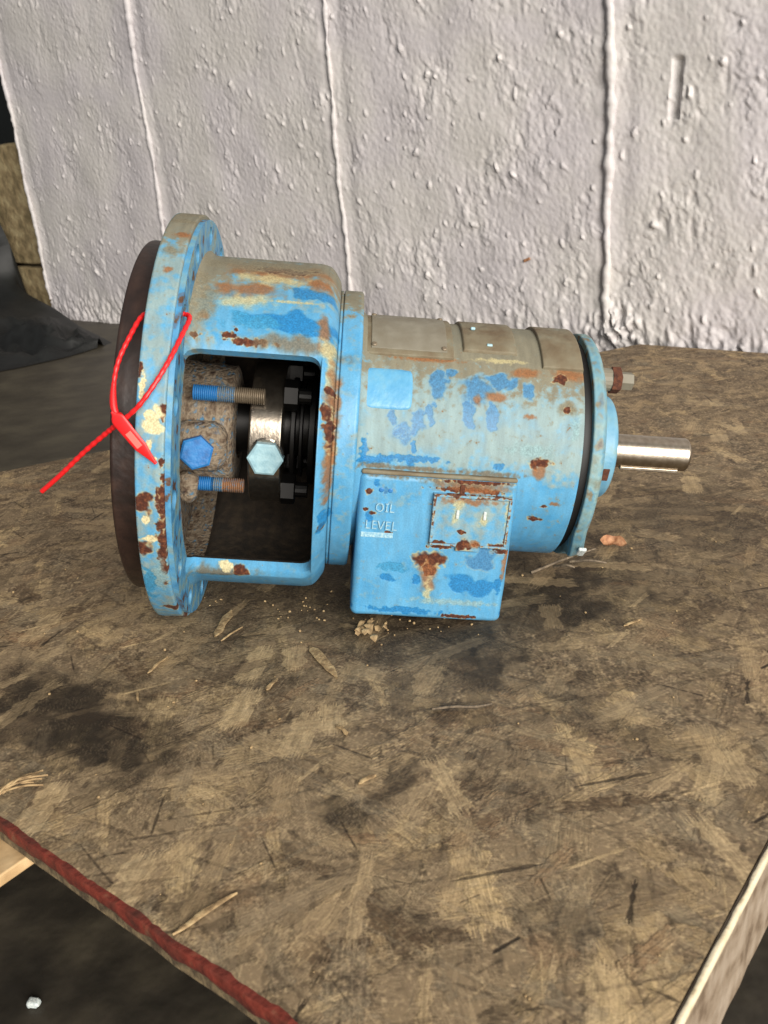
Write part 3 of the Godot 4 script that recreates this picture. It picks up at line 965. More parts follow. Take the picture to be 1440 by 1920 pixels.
const RIM_SPOTS := [
	[-0.0014, 18.6, 0.0018, 0.0053, "r"], [-0.0076, 17.8, 0.0036, 0.0038, "c"], [-0.0052, 15.5, 0.0054, 0.0091, "c"], [-0.0090, 10.4, 0.0029, 0.0038, "c"], [-0.0011, 6.9, 0.0018, 0.0030, "r"], [-0.0042, 7.4, 0.0014, 0.0011, "c"],
	[-0.0111, -3.3, 0.0050, 0.0076, "r"], [-0.0021, -3.1, 0.0032, 0.0068, "r"], [-0.0005, -5.8, 0.0029, 0.0227, "r"], [-0.0096, -8.3, 0.0029, 0.0038, "c"], [-0.0136, -16.4, 0.0058, 0.0053, "r"], [-0.0088, -13.7, 0.0050, 0.0030, "c"],
	[-0.0021, -16.9, 0.0029, 0.0265, "r"], [-0.0015, -44.8, 0.0065, 0.0045, "r"], [-0.0146, 28.1, 0.0014, 0.0045, "r"], [-0.0037, 70.4, 0.0050, 0.0038, "o"], [-0.0072, 55.3, 0.0029, 0.0026, "o"], [-0.0068, 62.5, 0.0050, 0.0045, "d"],
	[-0.0071, 79.6, 0.0108, 0.0053, "d"], [-0.0071, 88.0, 0.0108, 0.012, "d"], [-0.0003, 2.4, 0.0014, 0.0030, "r"], [-0.0128, 23.8, 0.0018, 0.0076, "c"], [-0.0054, -26.7, 0.0036, 0.0151, "f"], [-0.012, -30.0, 0.004, 0.02, "B"], [-0.003, -60.0, 0.005, 0.01, "r"],
]
const BOX_SPOTS := [
	[0.1491, -0.0562, 0.0094, 0.0066, "r"], [0.1513, -0.0623, 0.0061, 0.0047, "r"], [0.1512, -0.0690, 0.0050, 0.0100, "o"], [0.1515, -0.0770, 0.0024, 0.0080, "C"], [0.1109, -0.0136, 0.0022, 0.0022, "r"], [0.1131, -0.0272, 0.0027, 0.0013, "r"], [0.1092, -0.0250, 0.0020, 0.0013, "r"], [0.1240, -0.0395, 0.0024, 0.0013, "r"],
	[0.1704, -0.0090, 0.0209, 0.0018, "r"], [0.1864, -0.0098, 0.0044, 0.0020, "r"], [0.1932, -0.048, 0.0067, 0.0020, "r"], [0.156, -0.0468, 0.007, 0.0016, "r"], [0.1955, -0.0210, 0.0013, 0.0101, "C"], [0.1706, -0.0070, 0.0202, 0.0040, "o"],
	[0.1807, -0.0722, 0.0209, 0.0074, "b"], [0.1438, -0.0702, 0.0027, 0.0040, "b"], [0.1955, -0.0704, 0.0028, 0.0067, "b"], [0.1835, -0.0537, 0.0101, 0.0074, "s"], [0.1391, -0.0917, 0.0236, 0.0027, "b"], [0.1686, -0.0842, 0.0269, 0.0020, "f"],
	[0.1977, -0.0563, 0.0022, 0.0114, "o"], [0.1149, -0.0086, 0.0027, 0.0027, "b"], [0.1206, -0.0126, 0.0024, 0.0024, "s"], [0.1120, -0.0300, 0.0030, 0.0030, "b"], [0.1679, -0.0040, 0.0303, 0.0027, "D"], [0.1248, -0.0024, 0.0202, 0.0020, "D"], [0.175, -0.004, 0.02, 0.0016, "r"],
	[0.13, -0.062, 0.012, 0.004, "B"], [0.125, -0.07, 0.006, 0.003, "b"], [0.172, -0.094, 0.012, 0.0016, "r"],
]
const PLATE_SPOTS := [
	[0.166, -0.0122, 0.013, 0.0016, "r"], [0.187, -0.0120, 0.006, 0.0012, "r"], [0.170, -0.0150, 0.016, 0.0022, "o"], [0.1545, -0.0428, 0.0056, 0.0018, "r"], [0.1700, -0.0440, 0.0046, 0.0036, "r"], [0.1680, -0.0350, 0.0026, 0.0016, "r"], [0.1775, -0.0428, 0.003, 0.0014, "r"], [0.1900, -0.0428, 0.0052, 0.0016, "r"], [0.1948, -0.039, 0.0012, 0.004, "r"], [0.176, -0.0425, 0.004, 0.0022, "o"],
	[0.1945, -0.020, 0.0016, 0.008, "C"], [0.163, -0.0255, 0.003, 0.004, "C"], [0.18, -0.026, 0.003, 0.004, "C"], [0.164, -0.018, 0.004, 0.003, "C"],
]


func arc_spots(list: Array, r: float) -> Array:
	var out := []
	for s in list:
		out.append([s[0], deg_to_rad(s[1]) * r, s[2], s[3], s[4]])
	return out


func make_pump() -> void:
	pump = Node3D.new()
	pump.name = "pump_bearing_frame"
	var ax := Vector3(0.75991592, -0.15919417, -0.63022616)
	var up := Vector3(0.12253686, 0.98724729, -0.10162432)
	var to := ax.cross(up)
	pump.transform = Transform3D(Basis(ax, up, to), PUMP_O)
	pump.position = PUMP_O - Basis(ax, up, to) * pump_shift
	add_child(pump)
	tag(pump, "weathered blue cast iron pump bearing frame with flange and bare steel shaft", "pump")

	var never := func(_x: float, _y: float) -> float: return 0.0
	# body paint: clean below, faded towards the shoulder, dusty on top
	var rb := 0.0737
	var fb := func(_x: float, y: float) -> float: return 0.08 + smoothstep(-0.016, 0.022, y) * 0.88
	var db := func(x: float, y: float) -> float: return 0.10 + smoothstep(0.030, 0.080, y) * 0.85 + smoothstep(0.02, 0.07, y) * 0.12 * smoothstep(0.12, 0.22, x)
	var a0 := deg_to_rad(-100.0) * rb
	var al := deg_to_rad(240.0) * rb
	var m_body := painted("body_paint", paint(400, 880, 0.1, a0, 0.14, al, 41, fb, db, arc_spots(BODY_SPOTS, rb), 0.03))
	var uv_body := [0.1, 0.14, -100.0, 240.0]
	var ra := 0.105
	var fa := func(x: float, y: float) -> float: return (0.20 + smoothstep(0.09, 0.15, y) * 0.6 + smoothstep(0.025, 0.0, x) * 0.45) if y > 0.0 else 0.12
	var da := func(x: float, y: float) -> float: return smoothstep(0.098, 0.150, y) * 0.85 + smoothstep(0.03, 0.0, x) * 0.35 * smoothstep(0.02, 0.08, y)
	var m_barrel := painted("barrel_paint", paint(330, 1280, 0.0, deg_to_rad(-100.0) * ra, 0.102, deg_to_rad(240.0) * ra, 51, fa, da, arc_spots(BARREL_SPOTS, ra), 0.02))
	var uv_barrel := [0.0, 0.102, -100.0, 240.0]
	var fr := func(_x: float, y: float) -> float: return 0.52 + smoothstep(0.02, 0.09, y) * 0.15
	var dr := func(_x: float, y: float) -> float: return smoothstep(0.13, 0.175, y) * 0.95 + smoothstep(0.06, 0.15, y) * 0.16
	var m_rim := painted("rim_paint", paint(80, 1700, -0.0175, deg_to_rad(-100.0) * 0.129, 0.019, deg_to_rad(240.0) * 0.129, 61, fr, dr, arc_spots(RIM_SPOTS, 0.129), 0.06))
	var fx := func(_x: float, y: float) -> float: return 0.06 + smoothstep(-0.05, -0.01, y) * 0.16
	var m_box := painted("box_paint", paint(440, 440, 0.1045, -0.0975, 0.0950, 0.0955, 71, fx, never, BOX_SPOTS, 0.03))
	var fp := func(_x: float, _y: float) -> float: return 0.55
	var m_plate := painted("plate_paint", paint(220, 180, 0.148, -0.049, 0.049, 0.040, 81, fp, never, PLATE_SPOTS, 0.0))

	# ---- flange
	var st := sft()
	revolve(st, profile([[-0.0155, 0.1], [-0.0155, 0.129, 0.0016], [0.0, 0.129, 0.0014], [0.0, 0.1262]]), -180, 180, 140, [-0.0175, 0.019, -100.0, 240.0])
	var flange := part("mounting_flange", st, m_rim)
	# right face: a ring with bolt holes drilled through it
	st = sft()
	var nh := 14
	for h in nh:
		var c0 := 46.0 + h * 360.0 / nh
		var half := 180.0 / nh
		var hole := []
		var rim := []
		for k in 33:
			var f := TAU * k / 32.0
			var e := Vector2(cos(f), sin(f))
			var q := e / maxf(absf(e.x), absf(e.y))
			hole.append(pol(0.003, c0 + rad_to_deg(e.x * 0.0058 / 0.1165), 0.1165 + e.y * 0.0058))
			rim.append(pol(0.003, c0 + q.x * half, lerpf(0.1075, 0.1262, (q.y + 1.0) * 0.5)))
		for k in 32:
			var n := Vector3.RIGHT
			quad(st, [hole[k], hole[k + 1], rim[k + 1], rim[k]], [n, n, n, n], [Vector2.ZERO, Vector2.ZERO, Vector2.ZERO, Vector2.ZERO])
			var c := pol(0.003, c0, 0.1165)
			var n1: Vector3 = (c - hole[k]).normalized()
			var n2: Vector3 = (c - hole[k + 1]).normalized()
			var back := Vector3(-0.0178, 0, 0)
			quad(st, [hole[k], hole[k + 1], hole[k + 1] + back, hole[k] + back], [n1, n2, n2, n1], [Vector2.ZERO, Vector2.ZERO, Vector2.ZERO, Vector2.ZERO])
	revolve(st, profile([[-0.0005, 0.1262], [0.003, 0.1262]]), -180, 180, 140)
	revolve(st, profile([[0.003, 0.1078], [0.003, 0.099]]), -180, 180, 140)
	part("flange_face", st, mats["blue_worn"])
	# dark cover behind it
	st = sft()
	revolve(st, profile([[-0.0327, 0.0], [-0.0327, 0.1116, 0.0022], [-0.0154, 0.1116, 0.001], [-0.0154, 0.09]]), -180, 180, 140)
	part("cover_disc", st, mats["dark_cover"])
	st = sft()
	revolve(st, profile([[-0.0150, 0.1290], [-0.0150, 0.10]]), -180, 180, 100)
	part("flange_back", st, mats["blue_faded"])

	# ---- adapter: barrel arms, window in front; unseen back closed to darken the inside
	for s in [1.0, -1.0]:
		st = sft()
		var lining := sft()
		adapter_arm(st, lining, s, uv_barrel)
		var arm := part("adapter_arm", st, m_barrel)
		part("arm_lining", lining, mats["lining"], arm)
	# closing wall of the barrel and the ring it is bolted to
	st = sft()
	revolve(st, profile([[0.090, 0.052], [0.0785, 0.052], [0.0785, 0.1043, 0.0012], [0.0820, 0.1017, 0.003], [0.0865, 0.0945, 0.002], [0.0868, 0.0905]]), -180, 180, 140, uv_barrel)
	part("barrel_end", st, m_barrel)
	st = sft()
	revolve(st, profile([[0.0868, 0.06], [0.0868, 0.0895, 0.0008], [0.0885, 0.0895, 0.0008], [0.0885, 0.0878], [0.0890, 0.0878], [0.0890, 0.0898, 0.0008], [0.1012, 0.0898, 0.0024], [0.1014, 0.07]]), -180, 180, 140, uv_barrel)
	part("ring_flange", st, m_barrel)

	# ---- bearing housing
	st = sft()
	revolve(st, profile([[0.1010, 0.0785], [0.1030, 0.0762, 0.0015], [0.1065, 0.0739, 0.002], [0.1150, rb], [0.2358, rb, 0.0012], [0.2362, 0.066]]), -180, 180, 120, uv_body)
	var body := part("bearing_housing", st, m_body)
	# raised band at the right end, over the top
	st = sft()
	sector(st, 0.2105, 0.2358, 54.0, 150.0, 0.0734, 0.0758, 0.0010)
	part("end_band", st, mats["dirty_casting"], body)
	# dusty pad on top with its name plate
	st = sft()
	sector(st, 0.1035, 0.1570, 55.5, 128.0, 0.0734, 0.0754, 0.0010)
	part("plate_pad", st, mats["dirty_casting"], body)
	st = sft()
	sector(st, 0.1068, 0.1528, 58.5, 98.0, 0.0750, 0.0762, 0.0003)
	part("name_plate", st, mats["dirty_plate"], body)
	for q in [[0.1085, 60.5], [0.1508, 60.5], [0.1085, 94.5], [0.1508, 94.5]]:
		st = sft()
		var n := pol(0, q[1], 1.0)
		hexhead(st, pol(q[0], q[1], 0.0758), n, 0.0017, 0.0013, 0.0, 12, 0.4)
		part("screw", st, mats["thread_steel"], body)
	st = sft()
	sector(st, 0.1625, 0.1960, 61.5, 122.0, 0.0734, 0.0757, 0.0014)
	part("filler_pad", st, mats["dirty_casting"], body)
	st = sft()
	rbox(st, pol(0.1700, 80.0, 0.0765), Vector3(0.003, 0.002, 0.003), 0.0009, Basis(Vector3.RIGHT, deg_to_rad(-10.0)))
	part("pad_stud", st, mats["pale_bolt"], body)
	st = sft()
	rbox(st, pol(0.1790, 66.0, 0.0757), Vector3(0.0035, 0.0015, 0.002), 0.0006, Basis(Vector3.RIGHT, deg_to_rad(24.0)))
	part("paint_drop", st, mats["pale_bolt"], body)
	# square pad in fresh blue
	st = sft()
	sector(st, 0.1020, 0.1325, 27.6, 48.0, 0.0734, 0.0746, 0.0026, true)
	var pad := part("square_pad", st, mats["blue_clean"], body)
	tag(pad, "square pad still in clean bright blue")

	# ---- oil box at the side
	st = sft()
	var rough := nz(340, 60.0, 3)
	var wob := func(q: Vector3) -> float: return rough.get_noise_3d(q.x, q.y, q.z) * 0.0004
	rbox(st, Vector3(0.152, -0.0495, 0.022), Vector3(0.0950, 0.0955, 0.110), 0.0042, Basis.IDENTITY, 4, wob)
	var box := part("oil_box", st, m_box)
	st = sft()
	rbox(st, Vector3(0.152, -0.0014, 0.0735), Vector3(0.0930, 0.0026, 0.0065), 0.0011, Basis.IDENTITY, 3, wob)
	part("top_ledge", st, mats["dirty_casting"], box)
	st = sft()
	plate_tab(st)
	part("sight_plate", st, m_plate, box)
	for q in [[0.1726, -0.0121, 0.0468, 0.0018], [0.1573, -0.0437, 0.0162, 0.0018], [0.1879, -0.0437, 0.0162, 0.0018], [0.1499, -0.0279, 0.0018, 0.0300], [0.1953, -0.0279, 0.0018, 0.0300]]:
		st = sft()
		rbox(st, Vector3(q[0], q[1], 0.0797), Vector3(q[2], q[3], 0.0012), 0.0005, Basis.IDENTITY, 2, wob)
		part("plate_rim", st, mats["rusty_rim"], box)
	for q in [0.1643, 0.1807]:
		st = sft()
		rbox(st, Vector3(q, -0.0235, 0.0797), Vector3(0.0018, 0.0055, 0.0016), 0.0006)
		part("lug", st, mats["white_paint"], box)
	st = sft()
	rbox(st, Vector3(0.1660, -0.0085, 0.0772), Vector3(0.003, 0.006, 0.0012), 0.0005)
	part("rust_scab", st, mats["rust_brown"], box)
	for w in [["OIL", 0.1208, -0.0230], ["LEVEL", 0.1192, -0.0345]]:
		var tm := TextMesh.new()
		var sf := SystemFont.new()
		sf.font_names = PackedStringArray(["Droid Sans"])
		tm.font = sf
		tm.text = w[0]
		tm.font_size = 48
		tm.pixel_size = 0.000158
		tm.depth = 0.0014
		var o := plain("lettering", tm, mats["cast_letters"], box)
		o.position = Vector3(w[1], w[2], 0.0774)
		o.rotation.z = deg_to_rad(-1.5)
	st = sft()
	rbox(st, Vector3(0.1172, -0.0412, 0.0769), Vector3(0.0196, 0.0034, 0.0007), 0.0003)
	part("paint_patch", st, mats["cast_letters"], box)
	for q in [[0.1105, -0.0128, "rust_brown"], [0.1178, -0.0120, "thread_blue"], [0.1232, -0.0122, "thread_blue"]]:
		st = sft()
		hexhead(st, Vector3(q[0], q[1], 0.0768), Vector3(0, 0, 1), 0.0017, 0.0006, 0.3, 9, 0.5)
		part("stamp_dot", st, mats[q[2]], box)

	# ---- shaft end
	st = sft()
	revolve(st, profile([[0.2360, 0.0690], [0.2418, 0.0690]]), -180, 180, 100)
	part("gasket", st, mats["black_rubber"])
	var ears := func(x: float, d: float, r: float) -> float:
		if r < 0.06:
			return 0.0
		return 0.0075 * exp(-pow(wrapf(d + 43.0, -180.0, 180.0) / 6.5, 2.0)) * smoothstep(0.2404, 0.2410, x)
	st = sft()
	revolve(st, profile([[0.2414, 0.060], [0.2414, 0.0735, 0.0012], [0.2478, 0.0735, 0.0012], [0.2506, 0.0700, 0.0020], [0.2508, 0.030]]), -180, 180, 180, uv_body, Vector3.ZERO, ears)
	var cover := part("end_cover", st, mats["blue_faded"])
	st = sft()
	revolve(st, profile([[0.2500, 0.0350], [0.2680, 0.0345, 0.0025], [0.2695, 0.0320, 0.001], [0.2695, 0.0112], [0.265, 0.0112]]), -180, 180, 90, uv_body)
	part("shaft_boss", st, mats["blue_faded_clean"], cover)
	st = sft()
	rbox(st, pol(0.2480, -40.0, 0.0797), Vector3(0.0052, 0.010, 0.0024), 0.0010, Basis(Vector3.RIGHT, deg_to_rad(45.0)))
	part("chipped_ear", st, mats["white_paint"], cover)
	st = sft()
	rbox(st, pol(0.2635, -14.0, 0.0343), Vector3(0.0045, 0.009, 0.0012), 0.0006, Basis(Vector3.RIGHT, deg_to_rad(14.0)))
	part("rust_scab", st, mats["rust_brown"], cover)
	var b := Vector3(0.2505, 0.0415, -0.020)
	st = sft()
	hexhead(st, b, Vector3.RIGHT, 0.0078, 0.0220, 0.2, 18, 0.12)
	part("cover_bolt", st, mats["dirty_plate"], cover)
	st = sft()
	hexhead(st, b + Vector3(0.0215, 0, 0), Vector3.RIGHT, 0.0092, 0.0065, 0.5)
	part("nut", st, mats["rust_brown"], cover)
	st = sft()
	hexhead(st, b + Vector3(0.0278, 0, 0), Vector3.RIGHT, 0.0062, 0.0088, 0.0)
	part("bolt_head", st, mats["dirty_plate"], cover)
	st = sft()
	revolve(st, profile([[0.262, 0.0112], [0.3255, 0.0112, 0.0009], [0.3264, 0.0103], [0.3264, 0.0]]), -180, 180, 64, [0.26, 0.07, -180.0, 360.0], Vector3(0, -0.0018, 0))
	var shaft := part("shaft", st, mats["shaft_steel"])
	st = sft()
	rbox(st, Vector3(0.3005, -0.0018 - 0.0098, 0.0055), Vector3(0.040, 0.0024, 0.0048), 0.0006)
	part("key", st, mats["shaft_steel"], shaft)

	# ---- inside the window
	st = sft()
	var crust := nz(350, 70.0, 4)
	var cw := func(x: float, d: float, r: float) -> float: return crust.get_noise_3d(x, sin(deg_to_rad(d)) * r, cos(deg_to_rad(d)) * r) * 0.0016
	var cp := []
	for k in 13:
		cp.append([lerpf(-0.008, 0.0225, k / 12.0), 0.0425 - 0.002 * k / 12.0, 0.0004])
	revolve(st, profile([[-0.0138, 0.075], [-0.0125, 0.056, 0.002], [-0.0110, 0.0440, 0.001]] + cp + [[0.0245, 0.037, 0.002], [0.0250, 0.020]]), -180, 180, 120, [0.0, 0.1, -180.0, 360.0], Vector3(0, -0.004, 0), cw)
	var seal := part("seal_housing", st, mats["crusted"])
	st = sft()
	revolve(st, profile([[0.003, 0.0985], [-0.0140, 0.0985], [-0.0140, 0.040]]), -180, 180, 100)
	part("flange_bore", st, mats["crusted"])
	st = sft()
	rbox(st, Vector3(0.0055, -0.0035, 0.0420), Vector3(0.034, 0.031, 0.022), 0.0098, Basis.IDENTITY, 4, func(q: Vector3) -> float: return crust.get_noise_3d(q.x, q.y, q.z) * 0.0012)
	var boss := part("bolt_boss", st, mats["crusted"], seal)
	st = sft()
	hexhead(st, Vector3(0.0050, -0.0040, 0.0500), Vector3(0.10, 0.12, 1), 0.0106, 0.0095, 0.30)
	var bb := part("hex_bolt", st, mats["blue_bolt"], seal)
	tag(bb, "bright blue hexagon bolt head")
	st = sft()
	rbox(st, Vector3(-0.0020, -0.0315, 0.0385), Vector3(0.0130, 0.0195, 0.018), 0.006, Basis.IDENTITY, 4, func(q: Vector3) -> float: return crust.get_noise_3d(q.x * 1.5 + 1.0, q.y * 1.5, q.z) * 0.0022)
	part("crusted_nut", st, mats["crusted"], seal)
	stud(Vector3(0.0005, 0.0288, 0.0370), 0.0425, 0.0050, 0.0185, "thread_steel", seal)
	stud(Vector3(0.0020, -0.0305, 0.0365), 0.030, 0.0047, 0.0125, "thread_rust", seal)
	st = sft()
	revolve(st, profile([[0.02, 0.0190], [0.09, 0.0190]]), -180, 180, 48)
	part("shaft_sleeve", st, mats["black_steel"])
	# gland ring
	st = sft()
	revolve(st, profile([[0.0352, 0.019], [0.0352, 0.0462, 0.0012], [0.0555, 0.0462, 0.0010], [0.0558, 0.0445, 0.0004], [0.0558, 0.019]]), -180, 180, 100, [0.03, 0.03, -180, 360], Vector3(0, -0.0055, 0))
	var gland := part("gland_ring", st, mats["gland_steel"])
	st = sft()
	hexhead(st, Vector3(0.0462, -0.0070, 0.0400), Vector3(0.02, 0.0, 1), 0.0113, 0.0112, 1.02)
	var gb := part("hex_bolt", st, mats["pale_bolt"], gland)
	tag(gb, "pale blue hexagon bolt head")
	st = sft()
	hexhead(st, Vector3(0.0462, -0.0058, 0.0385), Vector3(0.0, 0.0, 1), 0.0112, 0.0075, 0.0, 24, 0.1)
	part("washer", st, mats["gland_steel"], gland)
	for q in [[0.0285, 0.028], [-0.034, 0.028], [0.0285, -0.030], [-0.034, -0.030]]:
		st = sft()
		hexhead(st, Vector3(0.0558, q[0], q[1]), Vector3.RIGHT, 0.0098, 0.0090, 0.3)
		part("nut", st, mats["black_steel"], gland)
		st = sft()
		hexhead(st, Vector3(0.0645, q[0], q[1]), Vector3.RIGHT, 0.0050, 0.0080, 0.0, 14, 0.1)
		part("thread_end", st, mats["black_steel"], gland)
	for q in [[0.0600, 0.0340, 0.0030], [0.0655, 0.0310, 0.0022], [0.0715, 0.0360, 0.0040]]:
		st = sft()
		revolve(st, profile([[q[0], 0.019], [q[0], q[1], 0.0006], [q[0] + q[2], q[1], 0.0006], [q[0] + q[2], 0.019]]), -180, 180, 72, [0.0, 0.1, -180, 360], Vector3(0, -0.002, 0))
		part("deflector_ring", st, mats["black_steel"])
	st = sft()
	rbox(st, Vector3(0.0275, 0.0560, 0.0200), Vector3(0.023, 0.012, 0.016), 0.0012)
	part("upper_block", st, mats["dirty_plate"])
	st = sft()
	rbox(st, Vector3(0.0105, 0.0570, 0.0200), Vector3(0.008, 0.012, 0.014), 0.0015)
	part("upper_nut", st, mats["black_steel"])


# one barrel arm (s = 1 the upper, -1 the lower) with filleted ends
func adapter_arm(st: SurfaceTool, lining: SurfaceTool, s: float, uv: Array) -> void:
	var n := 40
	var rad := 0.0075
	var edge := func(x: float, r: float) -> float:
		var d := minf(x - 0.003, 0.0786 - x)
		var lift := 0.0
		if d < rad:
			lift = rad - sqrt(maxf(0.0, rad * rad - pow(rad - maxf(d, 0.0), 2.0)))
		return (39.5 if s > 0 else 43.5) - rad_to_deg(lift * 0.9 / r)
	var ro := func(x: float) -> float: return 0.105 + 0.004 * pow(clampf((0.008 - x) / 0.006, 0.0, 1.0), 2.0) - 0.0012 * pow(clampf((x - 0.072) / 0.0066, 0.0, 1.0), 2.0)
	var outer := []
	var inner := []
	var uo := []
	var ends := [[], []]
	for i in n + 1:
		var x := lerpf(0.0028, 0.0788, i / float(n))
		var r: float = ro.call(x)
		var rin := r - 0.0105
		var a := PackedVector3Array()
		var b := PackedVector3Array()
		var u := PackedVector2Array()
		var e: float = edge.call(x, r)
		for k in 61:
			var d := s * lerpf(e, 226.0 if s > 0 else 135.0, k / 60.0)  # upper arm carried round the unseen back, keeps the inside dark
			var rr := r
			var rn := rin
			# rounded lips
			if k < 1:
				rr -= 0.0022
				rn += 0.0022
			a.append(pol(x, d, rr))
			b.append(pol(x, d, rn))
			u.append(Vector2((x - uv[0]) / uv[1], (d - uv[2]) / uv[3]))
		outer.append(a)
		inner.append(b)
		uo.append(u)
		ends[0].append(PackedVector3Array([a[0], a[0].lerp(b[0], 0.5), b[0]]))
		ends[1].append(PackedVector3Array([a[60], a[60].lerp(b[60], 0.5), b[60]]))
	grid(st, outer, s < 0, uo)
	grid(lining, inner, s > 0, uo)
	for q in 2:
		var ue := []
		for i in n + 1:
			var w: Vector2 = uo[i][0 if q == 0 else 60]
			ue.append(PackedVector2Array([w, w - Vector2(0, s * 0.005), w - Vector2(0, s * 0.01)]))
		grid(st, ends[q], (s > 0) != (q == 1), ue)


# raised patch on the housing between two angles, with a bevelled border
func sector(st: SurfaceTool, x0: float, x1: float, d0: float, d1: float, r0: float, r1: float, bev: float, round_corner := false) -> void:
	var xs := [x0, x0 + bev * 0.3, x0 + bev]
	var nx := 6
	for k in nx - 1:
		xs.append(lerpf(x0 + bev, x1 - bev, (k + 1.0) / nx))
	xs.append_array([x1 - bev, x1 - bev * 0.3, x1])
	var bd := rad_to_deg(bev / r1)
	var ds := [d0, d0 + bd * 0.3, d0 + bd]
	var nd := maxi(4, int((d1 - d0) / 3.0))
	for k in nd - 1:
		ds.append(lerpf(d0 + bd, d1 - bd, (k + 1.0) / nd))
	ds.append_array([d1 - bd, d1 - bd * 0.3, d1])
	var rows := []
	for i in xs.size():
		var row := PackedVector3Array()
		for k in ds.size():
			var r := r1
			if i == 0 or k == 0 or i == xs.size() - 1 or k == ds.size() - 1:
				r = r0
			elif i == 1 or k == 1 or i == xs.size() - 2 or k == ds.size() - 2:
				r = lerpf(r0, r1, 0.75)
			var xx: float = xs[i]
			var dd: float = ds[k]
			if round_corner:
				var u := (xx - (x0 + x1) * 0.5) / ((x1 - x0) * 0.5)
				var v := (dd - (d0 + d1) * 0.5) / ((d1 - d0) * 0.5)
				var sh := 1.0 - 0.10 * pow(absf(u * v), 5.0)
				xx = (x0 + x1) * 0.5 + u * sh * (x1 - x0) * 0.5
				dd = (d0 + d1) * 0.5 + v * sh * (d1 - d0) * 0.5
			row.append(pol(xx, dd, r))
		rows.append(row)
	grid(st, rows, false)


# raised plate on the oil box with a tab at the bottom
func plate_tab(st: SurfaceTool) -> void:
	var out := PackedVector2Array([Vector2(0.1490, -0.0112), Vector2(0.1962, -0.0112), Vector2(0.1962, -0.0446), Vector2(0.1795, -0.0446), Vector2(0.1795, -0.0478), Vector2(0.1655, -0.0478), Vector2(0.1655, -0.0446), Vector2(0.1490, -0.0446)])
	var z0 := 0.0764
	var z1 := 0.0795
	var insets := Geometry2D.offset_polygon(out, -0.0005, Geometry2D.JOIN_MITER)
	var inn: PackedVector2Array = insets[0]
	var uvf := func(q: Vector2) -> Vector2: return Vector2((q.x - 0.148) / 0.049, (q.y + 0.049) / 0.040)
	var ids := Geometry2D.triangulate_polygon(inn)
	var n := Vector3(0, 0, 1)
	for k in range(0, ids.size(), 3):
		var p := []
		var u := []
		for e in 3:
			var q := inn[ids[k + e]]
			p.append(Vector3(q.x, q.y, z1))
			u.append(uvf.call(q))
		tri(st, p, [n, n, n], u)
	var c := Vector2(0.1725, -0.028)
	for ring in [[inn, z1, out, z1 - 0.0006], [out, z1 - 0.0006, out, z0]]:
		for k in out.size():
			var best := func(list: PackedVector2Array, q: Vector2) -> Vector2:
				var w := list[0]
				for v in list:
					if v.distance_to(q) < w.distance_to(q):
						w = v
				return w
			var a: Vector2 = best.call(ring[0], out[k])
			var b: Vector2 = best.call(ring[0], out[(k + 1) % out.size()])
			var d: Vector2 = out[(k + 1) % out.size()]
			var e: Vector2 = out[k]
			var p := [Vector3(a.x, a.y, ring[1]), Vector3(b.x, b.y, ring[1]), Vector3(d.x, d.y, ring[3]), Vector3(e.x, e.y, ring[3])]
			var g: Vector3 = (p[1] - p[0]).cross(p[3] - p[0]).normalized()
			var mid := (a + b) * 0.5
			var test := mid + Vector2(g.x, g.y) * 0.0012
			if Geometry2D.is_point_in_polygon(test, out) and absf(g.z) < 0.9:
				g = -g
			quad(st, p, [g, g, g, g], [uvf.call(a), uvf.call(b), uvf.call(d), uvf.call(e)])


# threaded stud along x, its root painted blue
func stud(at: Vector3, length: float, r: float, blue: float, rest: String, parent: Node) -> void:
	var first: Node = null
	for piece in [[0.0, blue * 0.8, "thread_blue"], [blue * 0.8, blue * 1.35, "thread_mixed"], [blue * 1.35, length, rest]]:
		var c := []
		var x: float = piece[0]
		var pitch := 0.00125
		while x < piece[1]:
			c.append([x, r * 0.80])
			c.append([x + pitch * 0.35, r])
			c.append([x + pitch * 0.60, r])
			x += pitch
		c.append([x, r * 0.8])
		c.append([x, 0.0])
		var st := sft()
		revolve(st, profile(c), -180, 180, 18, [0.0, 0.1, -180.0, 360.0], at)
		part("threaded_stud", st, mats[piece[2]], parent)

# ---------------------------------------------------------------- red cable tie through the flange

